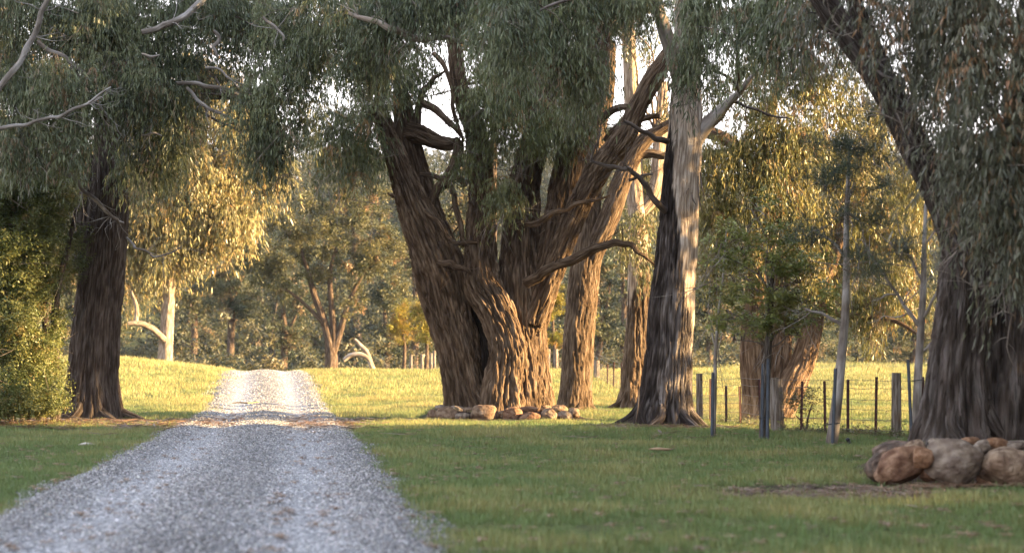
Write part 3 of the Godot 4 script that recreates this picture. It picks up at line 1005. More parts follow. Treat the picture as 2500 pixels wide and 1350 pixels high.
func build_pale_gum() -> void:
	var t := thing("pale_gum", "slim gum half hidden behind the tall grey gum, pale above brown shaggy base", "tree", ground_at(1552, 63.0))
	var d := 63.0
	var bk := {"a": BROWN_A, "b": BROWN_B, "f": 6.5, "amp": 0.05, "lobe": 0.2, "lobes": 4.0, "stretch": 0.08, "pale": Color(0.50, 0.40, 0.31), "left_at": 3.2, "right_at": 5.0, "seed": 77.0}
	roots(t, 1550, 63.0, 40, 5, bk)
	stem(t, "trunk", [[1548, 1015, d, 48], [1552, 960, d, 36], [1556, 860, d, 31], [1560, 760, d, 29], [1560, 660, d, 27], [1556, 540, d, 22], [1548, 420, d, 22], [1545, 300, d, 20], [1540, 180, d, 18], [1530, 0, d, 14]], bk, 0.03, 0.07)
	stem(t, "limb", [[1565, 520, d, 12], [1600, 470, d, 18], [1612, 400, d, 20], [1614, 330, d, 18], [1620, 200, d, 12]], bk, 0.03, 0.07)
	var puffs := [[1560, 600, 62, 50, 60, .8, .7], [1590, 480, 64, 60, 70, 1.0, .7], [1545, 520, 65, 40, 60, .8, .5], [1580, 680, 62, 30, 40, .4, .5]]
	foliage(t, puffs, {"mesh": ["gum_a", "long_a"], "mat": "leaf", "per": 36.0, "scale": 1.0, "gap": 0.0, "a": Color(0.075, 0.085, 0.032), "b": Color(0.16, 0.15, 0.055), "dryness": 0.08})
	boughs(t, P(1558, 600, d), puffs, bk, 0.03)

func build_left_tree() -> void:
	var t := thing("stringybark_tree", "stout dark stringybark on the left verge leaning over the drive", "tree", ground_at(222, 48.0))
	var d := 48.0
	var bk := {"a": DARK_A, "b": DARK_B, "f": 8.0, "amp": 0.05, "lobe": 0.12, "lobes": 5.0, "twist": 0.06, "stretch": 0.06, "lump": 0.08}
	roots(t, 219, 48.0, 72, 7, bk)
	stem(t, "trunk", [[218, 1050, d, 88], [220, 1000, d, 70], [222, 930, d, 61], [230, 820, d, 56], [242, 700, d, 54], [256, 590, d, 50], [264, 490, d, 44], [266, 400, d, 40], [272, 280, d, 36], [282, 140, d, 32], [292, -20, d, 28]], bk, 0.026, 0.06)
	stem(t, "limb", [[262, 330, d, 22], [330, 270, d - .5, 20], [420, 235, d - 1, 17], [520, 228, d - 1.4, 14], [620, 240, d - 1.8, 11], [720, 250, d - 2, 7]], bk, 0.03, 0.08)
	stem(t, "limb", [[200, 660, d + .3, 20], [198, 560, d + .5, 17], [206, 470, d + .6, 15], [230, 380, d + .5, 12]], bk, 0.03, 0.08)
	var pale := {"a": Color(0.17, 0.16, 0.155), "b": Color(0.32, 0.305, 0.29), "f": 9.0, "amp": 0.008, "lump": 0.2}
	var dn := 40.0
	for e in [
		[[-30, 260, dn, 7], [20, 185, dn, 7.5], [62, 120, dn, 7], [92, 60, dn, 6.5], [112, 0, dn, 6], [130, -60, dn, 5]],
		[[-20, 318, dn + 1, 5.5], [60, 306, dn + 1, 5], [120, 288, dn + 1, 4.5], [180, 265, dn + 1, 3.8], [230, 240, dn + 1, 3], [270, 212, dn + 1, 1.5]],
		[[225, 250, dn + 1, 2.5], [245, 236, dn + 1, 2], [250, 240, dn + 1, 1]],
		[[145, 420, 45, 6], [185, 440, 45, 5.5], [215, 475, 45.2, 5], [250, 508, 45.5, 4.5], [285, 535, 46, 3.5], [300, 545, 46.4, 3]],
		[[345, 78, 43, 7], [400, 60, 43, 7.5], [450, 40, 43, 8], [495, 0, 43, 8.5], [520, -40, 43, 9]],
		[[430, 203, 44, 5], [500, 210, 44, 5.5], [560, 222, 44, 5], [620, 234, 44.2, 4], [650, 236, 44.2, 2]],
		[[455, 215, 44, 4.5], [480, 245, 43.8, 4.5], [510, 265, 43.7, 4], [550, 282, 43.6, 3], [580, 300, 43.6, 1.8]],
		[[90, 100, 43, 5], [150, 135, 43, 5.5], [200, 175, 43, 5.5], [212, 220, 43, 5], [235, 250, 43, 4.5], [262, 285, 43, 3.5], [256, 305, 43, 2]],
		[[308, 580, 47, 3], [330, 605, 46.5, 3], [375, 628, 46.3, 2.6], [420, 615, 46.2, 2], [445, 600, 46.2, 1]],
		[[640, 40, 42, 3], [668, 62, 42, 4], [692, 88, 42, 3], [690, 100, 42, 1.5]],
		[[500, 165, 43, 3.5], [540, 172, 43, 3], [570, 198, 43, 2.5], [610, 206, 43, 1.5]],
		[[520, 75, 43.5, 4], [535, 95, 43.5, 5], [520, 115, 43.5, 5], [528, 140, 43.5, 3]],
		[[345, 330, 44, 2], [370, 325, 44, 3], [395, 332, 44, 1.5]],
		[[345, 132, 42, 3], [365, 138, 42, 4], [388, 134, 42, 2]]]:
		stem(t, "branch", e, pale, 0.02, 0.06, "wood")
	var puffs := [[60, 80, 44, 130, 110, 1.2], [200, 70, 44, 120, 110, 1.2], [340, 80, 45, 130, 110, 1.2], [480, 60, 46, 120, 100, 1.2, .8], [600, 70, 45, 110, 100, 1.1, .8], [700, 130, 44, 90, 110, 1.0], [50, 260, 44, 110, 110, 1.1], [180, 260, 43, 110, 110, 1.1], [310, 260, 44, 100, 100, 1.1], [410, 220, 45, 90, 90, 1.0], [60, 410, 43, 80, 80, .8], [170, 385, 43, 80, 70, .8, .8], [330, 400, 45, 60, 80, .8, .9], [400, 370, 45, 60, 90, .8, .9], [440, 300, 45, 60, 60, .8, .7], [650, 260, 43, 90, 70, .8], [600, 330, 43, 50, 70, .6, .7], [670, 380, 43, 65, 95, .7, .9], [640, 450, 43, 40, 60, .5, .7], [720, 310, 43, 40, 70, .6, .8], [540, 200, 46, 80, 60, .8, .5], [390, 460, 45, 45, 45, .5, .6]]
	foliage(t, puffs, {"mesh": ["gum_a", "long_a", "gum_b"], "mat": "leaf", "per": 60.0, "twigs": 4, "scale": 0.95, "chain": 2, "gap": 0.06, "a": Color(0.062, 0.078, 0.042), "b": Color(0.142, 0.16, 0.082), "dry": Color(0.18, 0.12, 0.075), "dryness": 0.06})
	boughs(t, P(285, 100, d), puffs.slice(0, 10), bk, 0.06)
	boughs(t, P(420, 235, d - 1), puffs.slice(12, 22), bk, 0.04)

	# the lit shrub in front and behind of it
	var s := thing("shrub", "tall leafy yellow green shrub at the left edge beside the dark trunk", "shrub", ground_at(70, 46.0))
	var sb := {"a": DARK_A, "b": DARK_B, "f": 8.0, "amp": 0.01}
	for e in [[[60, 1050, 46, 14], [50, 850, 46, 10], [30, 650, 46, 7], [20, 480, 46, 3]], [[95, 1050, 46, 12], [110, 850, 45.8, 9], [105, 650, 46, 6], [130, 480, 46, 3]], [[134, 1035, 46.2, 12], [132, 860, 46.2, 11], [136, 720, 46.3, 9], [165, 600, 46.6, 6], [186, 500, 46.8, 4]], [[30, 1050, 46, 10], [0, 850, 45.6, 7], [-20, 700, 45, 4]]]:
		stem(s, "stem", e, sb, 0.03, 0.1)
	foliage(s, [[150, 460, 46.5, 50, 50, .7, .7], [60, 440, 46.5, 70, 50, .8, .7], [30, 500, 46, 70, 70, 1.0], [110, 520, 46, 75, 75, 1.0], [60, 620, 45.6, 90, 80, 1.1], [30, 740, 45.4, 80, 90, 1.1], [100, 720, 45.6, 50, 90, .8, .8], [60, 860, 45.2, 85, 80, 1.1], [30, 960, 45, 80, 80, 1.0], [95, 950, 45.3, 50, 80, .8], [100, 1020, 45, 55, 35, .7, .8], [-10, 620, 45.6, 60, 120, 1], [40, 1015, 44.6, 90, 48, .8, 1.3], [100, 1035, 44.4, 60, 24, .5, 1.3], [20, 1040, 44.4, 60, 22, .5, 1.3], [120, 1000, 44.8, 36, 46, .6, .7], [70, 560, 47, 110, 90, 1], [150, 660, 47, 50, 90, .8, .7], [20, 820, 45, 90, 110, 1], [120, 850, 46, 34, 80, .7, .5]], {"mesh": ["shrub_a", "shrub_b"], "mat": "dull_leaf", "per": 150.0, "scale": 1.0, "gap": 0.02, "grain": 11.0, "twigs": 3, "a": Color(0.06, 0.08, 0.022), "b": Color(0.15, 0.158, 0.052), "dry": Color(0.22, 0.16, 0.06), "dryness": 0.08})

func build_right_tree() -> void:
	var t := thing("weeping_gum", "massive near gum at the right edge veiled by hanging grey leaves", "tree", ground_at(2420, 25.5))
	var d := 25.5
	var bk := {"a": Color(0.05, 0.042, 0.037), "b": Color(0.115, 0.098, 0.088), "f": 9.5, "amp": 0.045, "lobe": 0.10, "lobes": 5.0, "twist": 0.05, "stretch": 0.07, "lump": 0.10}
	roots(t, 2345, 25.5, 100, 6, bk)
	stem(t, "trunk", [[2345, 1110, d, 118], [2345, 1040, d, 92], [2345, 940, d, 76], [2352, 820, d, 66], [2360, 700, d, 60], [2350, 600, d, 50], [2320, 520, d, 43], [2275, 430, d, 38], [2225, 340, d, 35], [2175, 240, d, 33], [2120, 150, d, 32], [2060, 70, d, 30], [2010, 0, d, 28], [1960, -90, d, 25]], bk, 0.02, 0.04)
	stem(t, "trunk", [[2470, 1110, d + .1, 110], [2470, 1020, d + .1, 92], [2474, 900, d + .2, 84], [2480, 760, d + .3, 80], [2490, 620, d + .3, 72], [2505, 450, d + .4, 64], [2520, 250, d + .5, 56], [2540, 0, d + .5, 46], [2560, -220, d + .5, 34], [2575, -460, d + .5, 18], [2580, -640, d + .5, 6]], bk, 0.02, 0.04)
	stem(t, "limb", [[2190, 290, d, 26], [2160, 190, d + .2, 24], [2125, 100, d + .3, 22], [2095, 30, d + .4, 20], [2070, -60, d + .5, 16]], bk, 0.02, 0.05)
	var puffs := [[2290, 60, 24, 90, 110, .6], [2400, 80, 23.5, 120, 130, .7], [2375, 240, 23.5, 85, 130, .6], [2460, 260, 23, 90, 140, .6], [2290, 190, 24, 36, 90, .4, .6], [2405, 420, 23.5, 85, 120, .5], [2475, 450, 23, 70, 130, .5], [2355, 390, 24, 40, 80, .35, .6], [2385, 540, 23.6, 65, 70, .4, .7], [2460, 580, 23.2, 80, 90, .5, .9], [2350, 600, 23.8, 30, 40, .3, .4], [2430, 650, 23.4, 50, 60, .4, .6], [2480, 720, 23.2, 40, 70, .4, .6], [2110, 30, 27, 60, 60, .4, .6], [2000, 90, 27, 80, 80, .5, .5], [2290, 400, 24, 50, 80, .3, .35], [2215, 240, 24, 60, 90, .3, .35], [2130, 110, 24, 60, 80, .3, .35], [2255, 210, 28, 60, 130, .6, .9], [2310, 370, 28, 50, 100, .6, .9], [2210, 40, 24.2, 50, 60, .3, .5], [2180, 90, 27, 60, 90, .4, .5], [2590, 100, 24.5, 110, 160, .9, .7], [2640, 360, 24.5, 110, 170, .9, .7], [2600, -150, 25.5, 240, 130, 1.4, .6], [2330, -140, 25.5, 220, 110, 1.2, .6], [2580, -420, 25.5, 260, 160, 1.5, .5], [2060, -130, 25.5, 200, 90, 1.0, .6]]
	foliage(t, puffs, {"mesh": ["gum_a", "long_a", "long_b"], "mat": "leaf", "per": 105.0, "twigs": 5, "scale": 0.72, "chain": 3, "gap": 0.0, "a": Color(0.07, 0.075, 0.05), "b": Color(0.135, 0.135, 0.085), "dry": Color(0.22, 0.125, 0.06), "dryness": 0.13})
	boughs(t, P(2120, 150, d), [puffs[0], puffs[4], puffs[13], puffs[14], puffs[15], puffs[16]], bk, 0.03)
	boughs(t, P(2520, 250, d + .5), [puffs[1], puffs[2], puffs[3], puffs[5], puffs[6]], bk, 0.03)

func build_paddock_tree() -> void:
	var t := thing("paddock_tree", "sunlit gum with splayed stems rising beyond the wire fence", "tree", ground_at(1880, 52.0))
	var d := 52.0
	var bk := {"a": Color(0.15, 0.10, 0.068), "b": Color(0.27, 0.19, 0.13), "f": 5.5, "amp": 0.05, "lobe": 0.12, "lobes": 4.0, "twist": 0.15, "stretch": 0.07}
	roots(t, 1866, 52.0, 52, 6, bk)
	stem(t, "trunk", [[1856, 1035, d, 46], [1852, 980, d, 34], [1842, 900, d, 30], [1838, 820, d, 27], [1846, 700, d, 23], [1858, 560, d, 20], [1856, 440, d, 17], [1872, 330, d, 13], [1890, 250, d, 8], [1902, 180, d, 4], [1908, 100, d, 2]], bk, 0.03, 0.06)
	stem(t, "trunk", [[1878, 1035, d + .2, 40], [1890, 960, d + .2, 32], [1905, 880, d + .3, 26], [1912, 780, d + .4, 20], [1905, 640, d + .4, 16], [1880, 500, d + .4, 13], [1876, 380, d + .4, 9]], bk, 0.03, 0.06)
	stem(t, "limb", [[1900, 1010, d - .2, 36], [1935, 940, d - .2, 33], [1962, 880, d - .2, 29], [1985, 800, d - .2, 24], [2000, 720, d, 18], [2040, 620, d, 14], [2070, 520, d, 10]], bk, 0.03, 0.06)
	stem(t, "limb", [[1856, 420, d, 12], [1820, 380, d + .3, 13], [1780, 345, d + .5, 14], [1735, 325, d + .6, 14], [1690, 320, d + .7, 10]], bk, 0.03, 0.07)
	stem(t, "limb", [[1850, 400, d, 8], [1800, 372, d, 10], [1740, 378, d, 10], [1700, 385, d, 8]], bk, 0.03, 0.07)
	stem(t, "limb", [[1880, 480, d + .3, 10], [1930, 440, d + .2, 9], [1960, 380, d + .2, 7], [1985, 330, d + .2, 4]], bk, 0.03, 0.07)
	stem(t, "limb", [[1995, 740, d, 10], [2060, 770, d - .4, 8], [2140, 775, d - .6, 7], [2200, 790, d - .8, 5], [2260, 830, d - 1, 3]], bk, 0.03, 0.07)
	var puffs := [[1780, 250, 53, 70, 60, .9, .6], [1900, 190, 53, 90, 70, 1.0, .8], [2010, 250, 53, 90, 90, 1.0, .8], [1760, 440, 51.2, 70, 70, .7], [1850, 380, 51, 80, 100, .6, .7], [1960, 400, 51.4, 80, 90, .7, .8], [1860, 480, 51, 70, 60, .5, .6], [1890, 300, 51, 60, 50, .5, .7], [2080, 420, 53, 90, 110, 1.0, .9], [1750, 560, 51.4, 60, 80, .7, .9], [1830, 590, 51, 70, 90, .6, .6], [1940, 580, 51.2, 80, 90, .7, .7], [1990, 690, 51.2, 50, 60, .5, .6], [2060, 600, 53, 90, 90, 1.0, .8], [2180, 620, 53, 80, 110, 1.0, .8], [1740, 680, 54, 50, 70, .8, .7], [2130, 800, 51.5, 50, 60, .6, .7], [2090, 780, 51.5, 40, 50, .5, .6], [2200, 740, 52, 70, 70, .8, .7], [2010, 700, 53, 60, 50, .7, .5], [2240, 500, 54, 70, 100, 1, .7], [2120, 300, 54, 80, 90, 1, .7]]
	foliage(t, puffs, {"mesh": ["gum_a", "long_a"], "mat": "leaf", "per": 52.0, "twigs": 4, "scale": 1.0, "chain": 2, "gap": 0.0, "a": Color(0.10, 0.105, 0.035), "b": Color(0.22, 0.195, 0.065), "dry": Color(0.28, 0.17, 0.07), "dryness": 0.1})
	boughs(t, P(1872, 330, d), puffs.slice(0, 6), bk, 0.04)
	boughs(t, P(2000, 720, d), puffs.slice(8, 17), bk, 0.035)

func stake(px: float, d: float, top_py: float, lean: float, label: String) -> void:
	var g := ground_at(px, d)
	var top := P(px + lean, top_py, d)
	var t := thing("tree_stake", label, "stake", g, "dark stakes round the young trees")
	var b := MB.new()
	var up := top - g + Vector3(0, 0.15, 0)
	var y := up.normalized()
	var x := Vector3(1, 0, 0.6).normalized()
	var z := x.cross(y).normalized()
	x = y.cross(z).normalized()
	box_into(b, Transform3D(Basis(x, y, z), up * 0.5 - y * 0.15), Vector3(0.042, up.length(), 0.042))
	# bevelled tip
	box_into(b, Transform3D(Basis(x, y, z), up - y * 0.14), Vector3(0.034, 0.02, 0.034))
	obj("shaft", b.mesh(), M.stake, t)

func build_saplings() -> void:
	var d := 36.8
	var bk := {"a": Color(0.22, 0.20, 0.19), "b": Color(0.34, 0.315, 0.29), "f": 8.0, "amp": 0.004, "lump": 0.05}
	var dk := {"a": Color(0.10, 0.085, 0.075), "b": Color(0.17, 0.15, 0.13), "f": 8.0, "amp": 0.006, "lump": 0.08}
	# leafy young oak
	var t := thing("young_oak", "bushy green young oak with level tiers of leaves before the paddock tree", "tree", ground_at(1868, d), "young staked trees along the fence")
	stem(t, "trunk", [[1866, 1085, d, 13], [1868, 1000, d, 12], [1872, 900, d, 11], [1880, 800, d, 9], [1885, 700, d, 6], [1890, 620, d, 3]], dk, 0.015, 0.06)
	var puffs := [[1880, 840, d, 100, 35, .6, .9], [1790, 830, d, 60, 38, .5, .8], [1960, 820, d, 70, 42, .6, .9], [1870, 770, d, 110, 40, .7, .9], [1770, 760, d, 50, 35, .5, .6], [1980, 760, d, 60, 40, .5, .7], [1880, 700, d, 100, 40, .6, .8], [1800, 680, d, 55, 35, .4, .6], [1960, 690, d, 60, 40, .5, .6], [1870, 630, d, 70, 40, .5, .7], [1800, 600, d, 50, 40, .4, .4], [1930, 610, d, 50, 40, .4, .5], [1740, 700, d, 30, 40, .4, .4], [1750, 620, d, 40, 40, .4, .3], [1860, 540, d, 50, 40, .4, .3]]
	foliage(t, puffs, {"mesh": ["oak_a", "oak_b"], "mat": "dull_leaf", "per": 70.0, "twigs": 3, "scale": 0.9, "gap": 0.02, "a": Color(0.14, 0.175, 0.05), "b": Color(0.29, 0.30, 0.095), "dry": Color(0.2, 0.15, 0.06), "dryness": 0.05})
	boughs(t, P(1876, 850, d), puffs.slice(0, 6), dk, 0.025)
	boughs(t, P(1884, 720, d), puffs.slice(6, 15), dk, 0.02)
	# leaning sapling with dark feathery crown
	t = thing("young_wattle", "leaning grey stemmed sapling with dark feathery crown", "tree", ground_at(2030, 35.4), "young staked trees along the fence")
	d = 35.4
	stem(t, "trunk", [[2030, 1095, d, 15], [2040, 1020, d, 13.5], [2053, 900, d, 12], [2064, 780, d, 10], [2068, 680, d, 9], [2068, 560, d, 7], [2072, 440, d, 5], [2076, 340, d, 3]], bk, 0.012, 0.05, "wood")
	stem(t, "branch", [[2062, 800, d, 5], [2035, 780, d, 4.5], [2005, 765, d, 3.5], [1965, 752, d, 2]], bk, 0.015, 0.05, "wood")
	stem(t, "branch", [[2066, 640, d, 4], [2045, 600, d, 3.5], [2020, 580, d, 2.5], [1990, 570, d, 1.5]], bk, 0.015, 0.05, "wood")
	puffs = [[2040, 400, 34.6, 80, 40, .5, .8], [2110, 380, 34.6, 70, 45, .5, .8], [2000, 470, 34.6, 70, 35, .5, .7], [2090, 480, 34.4, 90, 45, .5, .8], [2170, 450, 34.6, 60, 45, .5, .7], [1990, 610, 34.4, 75, 40, .5, .9], [2080, 560, 34.6, 80, 40, .5, .7], [2160, 560, 34.6, 70, 40, .5, .6], [2150, 700, 34.4, 70, 40, .5, .7], [2100, 660, 34.6, 60, 30, .4, .5], [2210, 640, 34.6, 60, 50, .5, .6], [2130, 320, 34.8, 60, 40, .4, .6]]
	foliage(t, puffs, {"mesh": ["wattle"], "mat": "dull_leaf", "per": 115.0, "scale": 0.72, "gap": 0.0, "twigs": 2, "a": Color(0.04, 0.06, 0.042), "b": Color(0.09, 0.115, 0.07), "dryness": 0.0})
	boughs(t, P(2070, 520, d), puffs, bk, 0.012)
	# bare pale sapling by the right trunk
	t = thing("bare_sapling", "pale nearly leafless sapling beside the massive near trunk", "tree", ground_at(2240, 35.0), "young staked trees along the fence")
	d = 35.0
	stem(t, "trunk", [[2236, 1085, d, 12], [2240, 1000, d, 11], [2244, 900, d, 10], [2250, 800, d, 9], [2256, 700, d, 7.5], [2258, 600, d, 6], [2262, 500, d, 4], [2266, 400, d, 2]], bk, 0.012, 0.05, "wood")
	for e in [[[2248, 800, d, 5], [2220, 760, d, 5], [2195, 720, d, 4], [2165, 680, d, 3], [2140, 640, d, 2], [2120, 600, d, 1]], [[2252, 780, d, 4], [2275, 740, d - .2, 3.5], [2300, 690, d - .3, 2.5], [2310, 640, d - .3, 1.5]], [[2244, 870, d, 4], [2262, 852, d, 3.5], [2280, 835, d, 2.5], [2290, 810, d, 1.5]], [[2256, 690, d, 4], [2230, 640, d, 3], [2205, 580, d, 2], [2190, 520, d, 1]], [[2196, 722, d, 2.5], [2165, 720, d, 2], [2130, 735, d, 1]], [[2258, 600, d, 3], [2285, 560, d, 2.2], [2300, 500, d, 1]], [[2222, 762, d, 2], [2190, 775, d, 1.8], [2160, 772, d, 1.2], [2120, 790, d, .8]]]:
		stem(t, "branch", e, bk, 0.012, 0.05, "wood")
	# thin rod of a sapling
	t = thing("thin_sapling", "thinnest sapling, a bare grey rod beside the dark stake", "tree", ground_at(1744, 37.5), "young staked trees along the fence")
	d = 37.5
	stem(t, "trunk", [[1742, 1078, d, 5.5], [1746, 960, d, 5], [1748, 860, d, 4.2], [1756, 760, d, 3.4], [1768, 660, d, 2.6], [1774, 560, d, 1.6]], bk, 0.01, 0.05, "wood")
	stem(t, "branch", [[1748, 850, d, 2.2], [1738, 800, d, 2], [1730, 750, d, 1.4], [1734, 700, d, .8]], bk, 0.01, 0.05, "wood")
	stake(1738, 37.2, 912, 4, "dark timber stake beside the thin bare rod sapling")
	stake(1860, 36.6, 890, 4, "broad dark stake left of the pair under the young oak")
	stake(1873, 36.2, 878, 4, "dark stake right of the pair under the young oak")
	stake(2032, 35.0, 902, 10, "dark stake tied to the leaning sapling")
	stake(2226, 34.8, 880, -8, "tall blue black stake by the bare pale sapling")
	for e in [[2035, 1035, 35.2, 16], [2242, 928, 35.0, 13], [1868, 1020, 36.5, 13]]:
		var tr := TorusMesh.new()
		tr.inner_radius = e[3] / F * e[2]
		tr.outer_radius = tr.inner_radius + 0.014
		tr.rings = 20
		tr.ring_segments = 6
		var o := obj("tree_tie", tr, M.rubber)
		o.position = P(e[0], e[1], e[2])
		o.rotation.z = 0.12
		tag(o, {2035: "black rubber tie on the leaning sapling and its stake", 2242: "black rubber tie on the bare pale sapling", 1868: "black rubber tie under the young oak"}[e[0]], "tie", "rubber ties on the young trees")

func far_tree(called: String, label: String, px: float, d: float, stems: Array, bk: Dictionary, puffs: Array, how: Dictionary, group := "") -> Node3D:
	var t := thing(called, label, "tree", ground_at(px, d), group)
	for k in stems.size():
		stem(t, "trunk" if k == 0 else "limb", stems[k], bk, 0.08, 0.25)
	foliage(t, puffs, how)
	return t

func build_far_trees() -> void:
	var white := {"a": Color(0.29, 0.235, 0.185), "b": Color(0.46, 0.385, 0.31), "f": 3.0, "amp": 0.02, "lump": 0.1}
	var brown := {"a": Color(0.10, 0.075, 0.06), "b": Color(0.17, 0.13, 0.10), "f": 4.0, "amp": 0.04, "lump": 0.1}
	var d := 112.0
	var g := ground_at(402, d)
	far_tree("golden_gum", "golden weeping gum with a white trunk beyond the crest", 402, d, [
		[[402, 905, d, 21], [404, 840, d, 17], [410, 740, d, 15], [418, 640, d, 13], [440, 520, d, 11], [480, 400, d, 8], [500, 300, d, 4]],
		[[400, 830, d - .4, 8], [370, 802, d - 1, 8], [340, 790, d - 1.4, 7], [310, 790, d - 1.6, 5]],
		[[330, 790, d - 1.4, 6], [332, 750, d - 1.4, 5], [318, 710, d - 1.4, 3]],
		[[412, 700, d, 8], [360, 600, d, 7], [330, 500, d, 5], [330, 420, d, 3]],
		[[425, 600, d, 8], [520, 520, d, 6], [590, 440, d, 4]]], white,
		[[430, 330, d, 110, 80, 3.0], [560, 330, d, 100, 80, 3.0], [640, 400, d, 70, 90, 2.4, .9], [520, 450, d, 120, 90, 3.2], [400, 440, d, 110, 90, 3], [330, 540, d, 80, 90, 2.6], [440, 560, d, 110, 80, 3], [550, 560, d, 80, 80, 2.4], [610, 520, d, 50, 70, 2, .8], [360, 660, d, 80, 70, 2.4], [450, 630, d, 60, 50, 2], [520, 600, d, 40, 50, 1.5, .8], [305, 720, d, 40, 60, 2, .7], [480, 240, d, 120, 70, 3], [300, 640, d, 60, 70, 2]],
		{"mesh": ["long_a", "gum_a"], "mat": "leaf", "per": 13.0, "scale": 2.0, "chain": 2, "gap": -0.05, "grain": 5.0, "a": Color(0.13, 0.12, 0.05), "b": Color(0.27, 0.24, 0.10), "dry": Color(0.32, 0.22, 0.09), "dryness": 0.15})
	d = 130.0
	far_tree("round_wattle", "dark spreading round crowned tree with forked trunk centre left", 806, d, [
		[[806, 915, d, 17], [808, 870, d, 14], [800, 820, d, 10], [785, 770, d, 9], [765, 715, d, 8], [750, 660, d, 5], [730, 600, d, 3]],
		[[810, 880, d, 10], [815, 820, d, 9], [808, 740, d, 7], [806, 660, d, 5], [830, 580, d, 3]],
		[[814, 860, d, 9], [832, 800, d, 8], [850, 740, d, 6], [880, 680, d, 4], [910, 640, d, 2]],
		[[790, 790, d, 6], [740, 740, d, 4], [690, 700, d, 2.5]]], brown,
		[[800, 560, d, 150, 70, 4.0], [720, 620, d, 120, 60, 3.5], [880, 610, d, 120, 70, 3.5], [680, 690, d, 90, 50, 3, .8], [800, 650, d, 130, 50, 3.5, .7], [930, 690, d, 90, 60, 3, .8], [860, 500, d, 100, 60, 3, .8], [760, 500, d, 80, 45, 2.5, .7], [950, 600, d, 60, 60, 2.5, .8], [640, 650, d, 40, 40, 2, .8], [870, 760, d, 60, 40, 2, .5], [700, 560, d, 60, 40, 2, .8]],
		{"mesh": ["clump_b"], "mat": "dull_leaf", "per": 4.6, "scale": 0.75, "gap": -0.02, "grain": 5.0, "a": Color(0.05, 0.056, 0.024), "b": Color(0.115, 0.105, 0.042), "dryness": 0.05})
	d = 116.0
	for e in [[1040, 118.0, 50.0, 90.0, "yellow green autumn tree left of the great trunk"], [985, 124.0, 45.0, 70.0, "greener small tree beside the yellow autumn tree"], [1352, 100.0, 38.0, 110.0, "yellow leaved slim tree seen between the two brown trunks"], [1440, 112.0, 22.0, 50.0, "small yellow tree just right of the straight gum"]]:
		d = e[1]
		var px: float = e[0]
		var cy: float = 830.0 - e[3] * 0.3
		far_tree("small_tree", e[4], px, d, [[[px, 908, d, 5], [px + 2, 850, d, 4], [px - 2, cy, d, 3], [px, cy - e[3] * .7, d, 1.5]]], brown,
			[[px, cy + e[3] * .35, d, e[2], e[3] * .45, 1.0], [px - 5, cy, d, e[2] * .85, e[3] * .5, 1.0], [px + 4, cy - e[3] * .45, d, e[2] * .5, e[3] * .45, .7]],
			{"mesh": ["oak_a", "oak_b"], "mat": "dull_leaf", "per": 16.0, "scale": 1.7, "gap": -0.05, "grain": 5.0, "a": Color(0.13, 0.14, 0.03), "b": Color(0.30, 0.25, 0.05), "dry": Color(0.34, 0.2, 0.05), "dryness": 0.2}, "small yellowing trees on the crest")
	# fallen pale limbs by the forked tree
	var t := thing("fallen_limb", "bleached fallen limb arching beside the forked dark tree", "log", ground_at(880, 126.0))
	stem(t, "trunk", [[838, 880, 126, 5], [856, 868, 126, 6], [880, 866, 126, 6.5], [900, 878, 126, 5], [906, 895, 126, 3]], white, 0.06, 0.15, "wood")
	t = thing("dead_trunk", "bleached crooked dead trunk right of the forked dark tree", "log", ground_at(908, 127.0))
	stem(t, "trunk", [[912, 912, 127, 7], [904, 885, 127, 6.5], [893, 858, 127, 6], [878, 842, 127, 5], [865, 828, 127, 3]], white, 0.06, 0.15, "wood")
	# middle distance trees that fill the hollow behind the drive
	var k := 0
	for e in [[560, 175.0, 110.0, 250.0, 640.0], [690, 190.0, 90.0, 170.0, 760.0], [470, 200.0, 100.0, 300.0, 600.0], [940, 180.0, 70.0, 150.0, 780.0], [1010, 200.0, 80.0, 240.0, 680.0], [1460, 150.0, 60.0, 170.0, 740.0], [1520, 170.0, 70.0, 220.0, 690.0], [1120, 170.0, 90.0, 260.0, 620.0], [1730, 150.0, 70.0, 160.0, 760.0], [1980, 190.0, 80.0, 140.0, 790.0], [2120, 180.0, 80.0, 130.0, 800.0], [2230, 170.0, 70.0, 160.0, 760.0], [860, 240.0, 110.0, 140.0, 520.0], [230, 150.0, 110.0, 300.0, 620.0], [60, 140.0, 120.0, 300.0, 620.0], [40, 84.0, 150.0, 330.0, 260.0, 60.0], [250, 90.0, 130.0, 260.0, 200.0, 240.0], [560, 96.0, 130.0, 120.0, 60.0, 225.0], [1180, 90.0, 260.0, 130.0, 40.0, 1200.0]]:
		d = e[1]
		var px: float = e[0]
		var cy: float = e[4]
		var rx: float = e[2]
		var ry: float = e[3]
		var m := rx / F * d
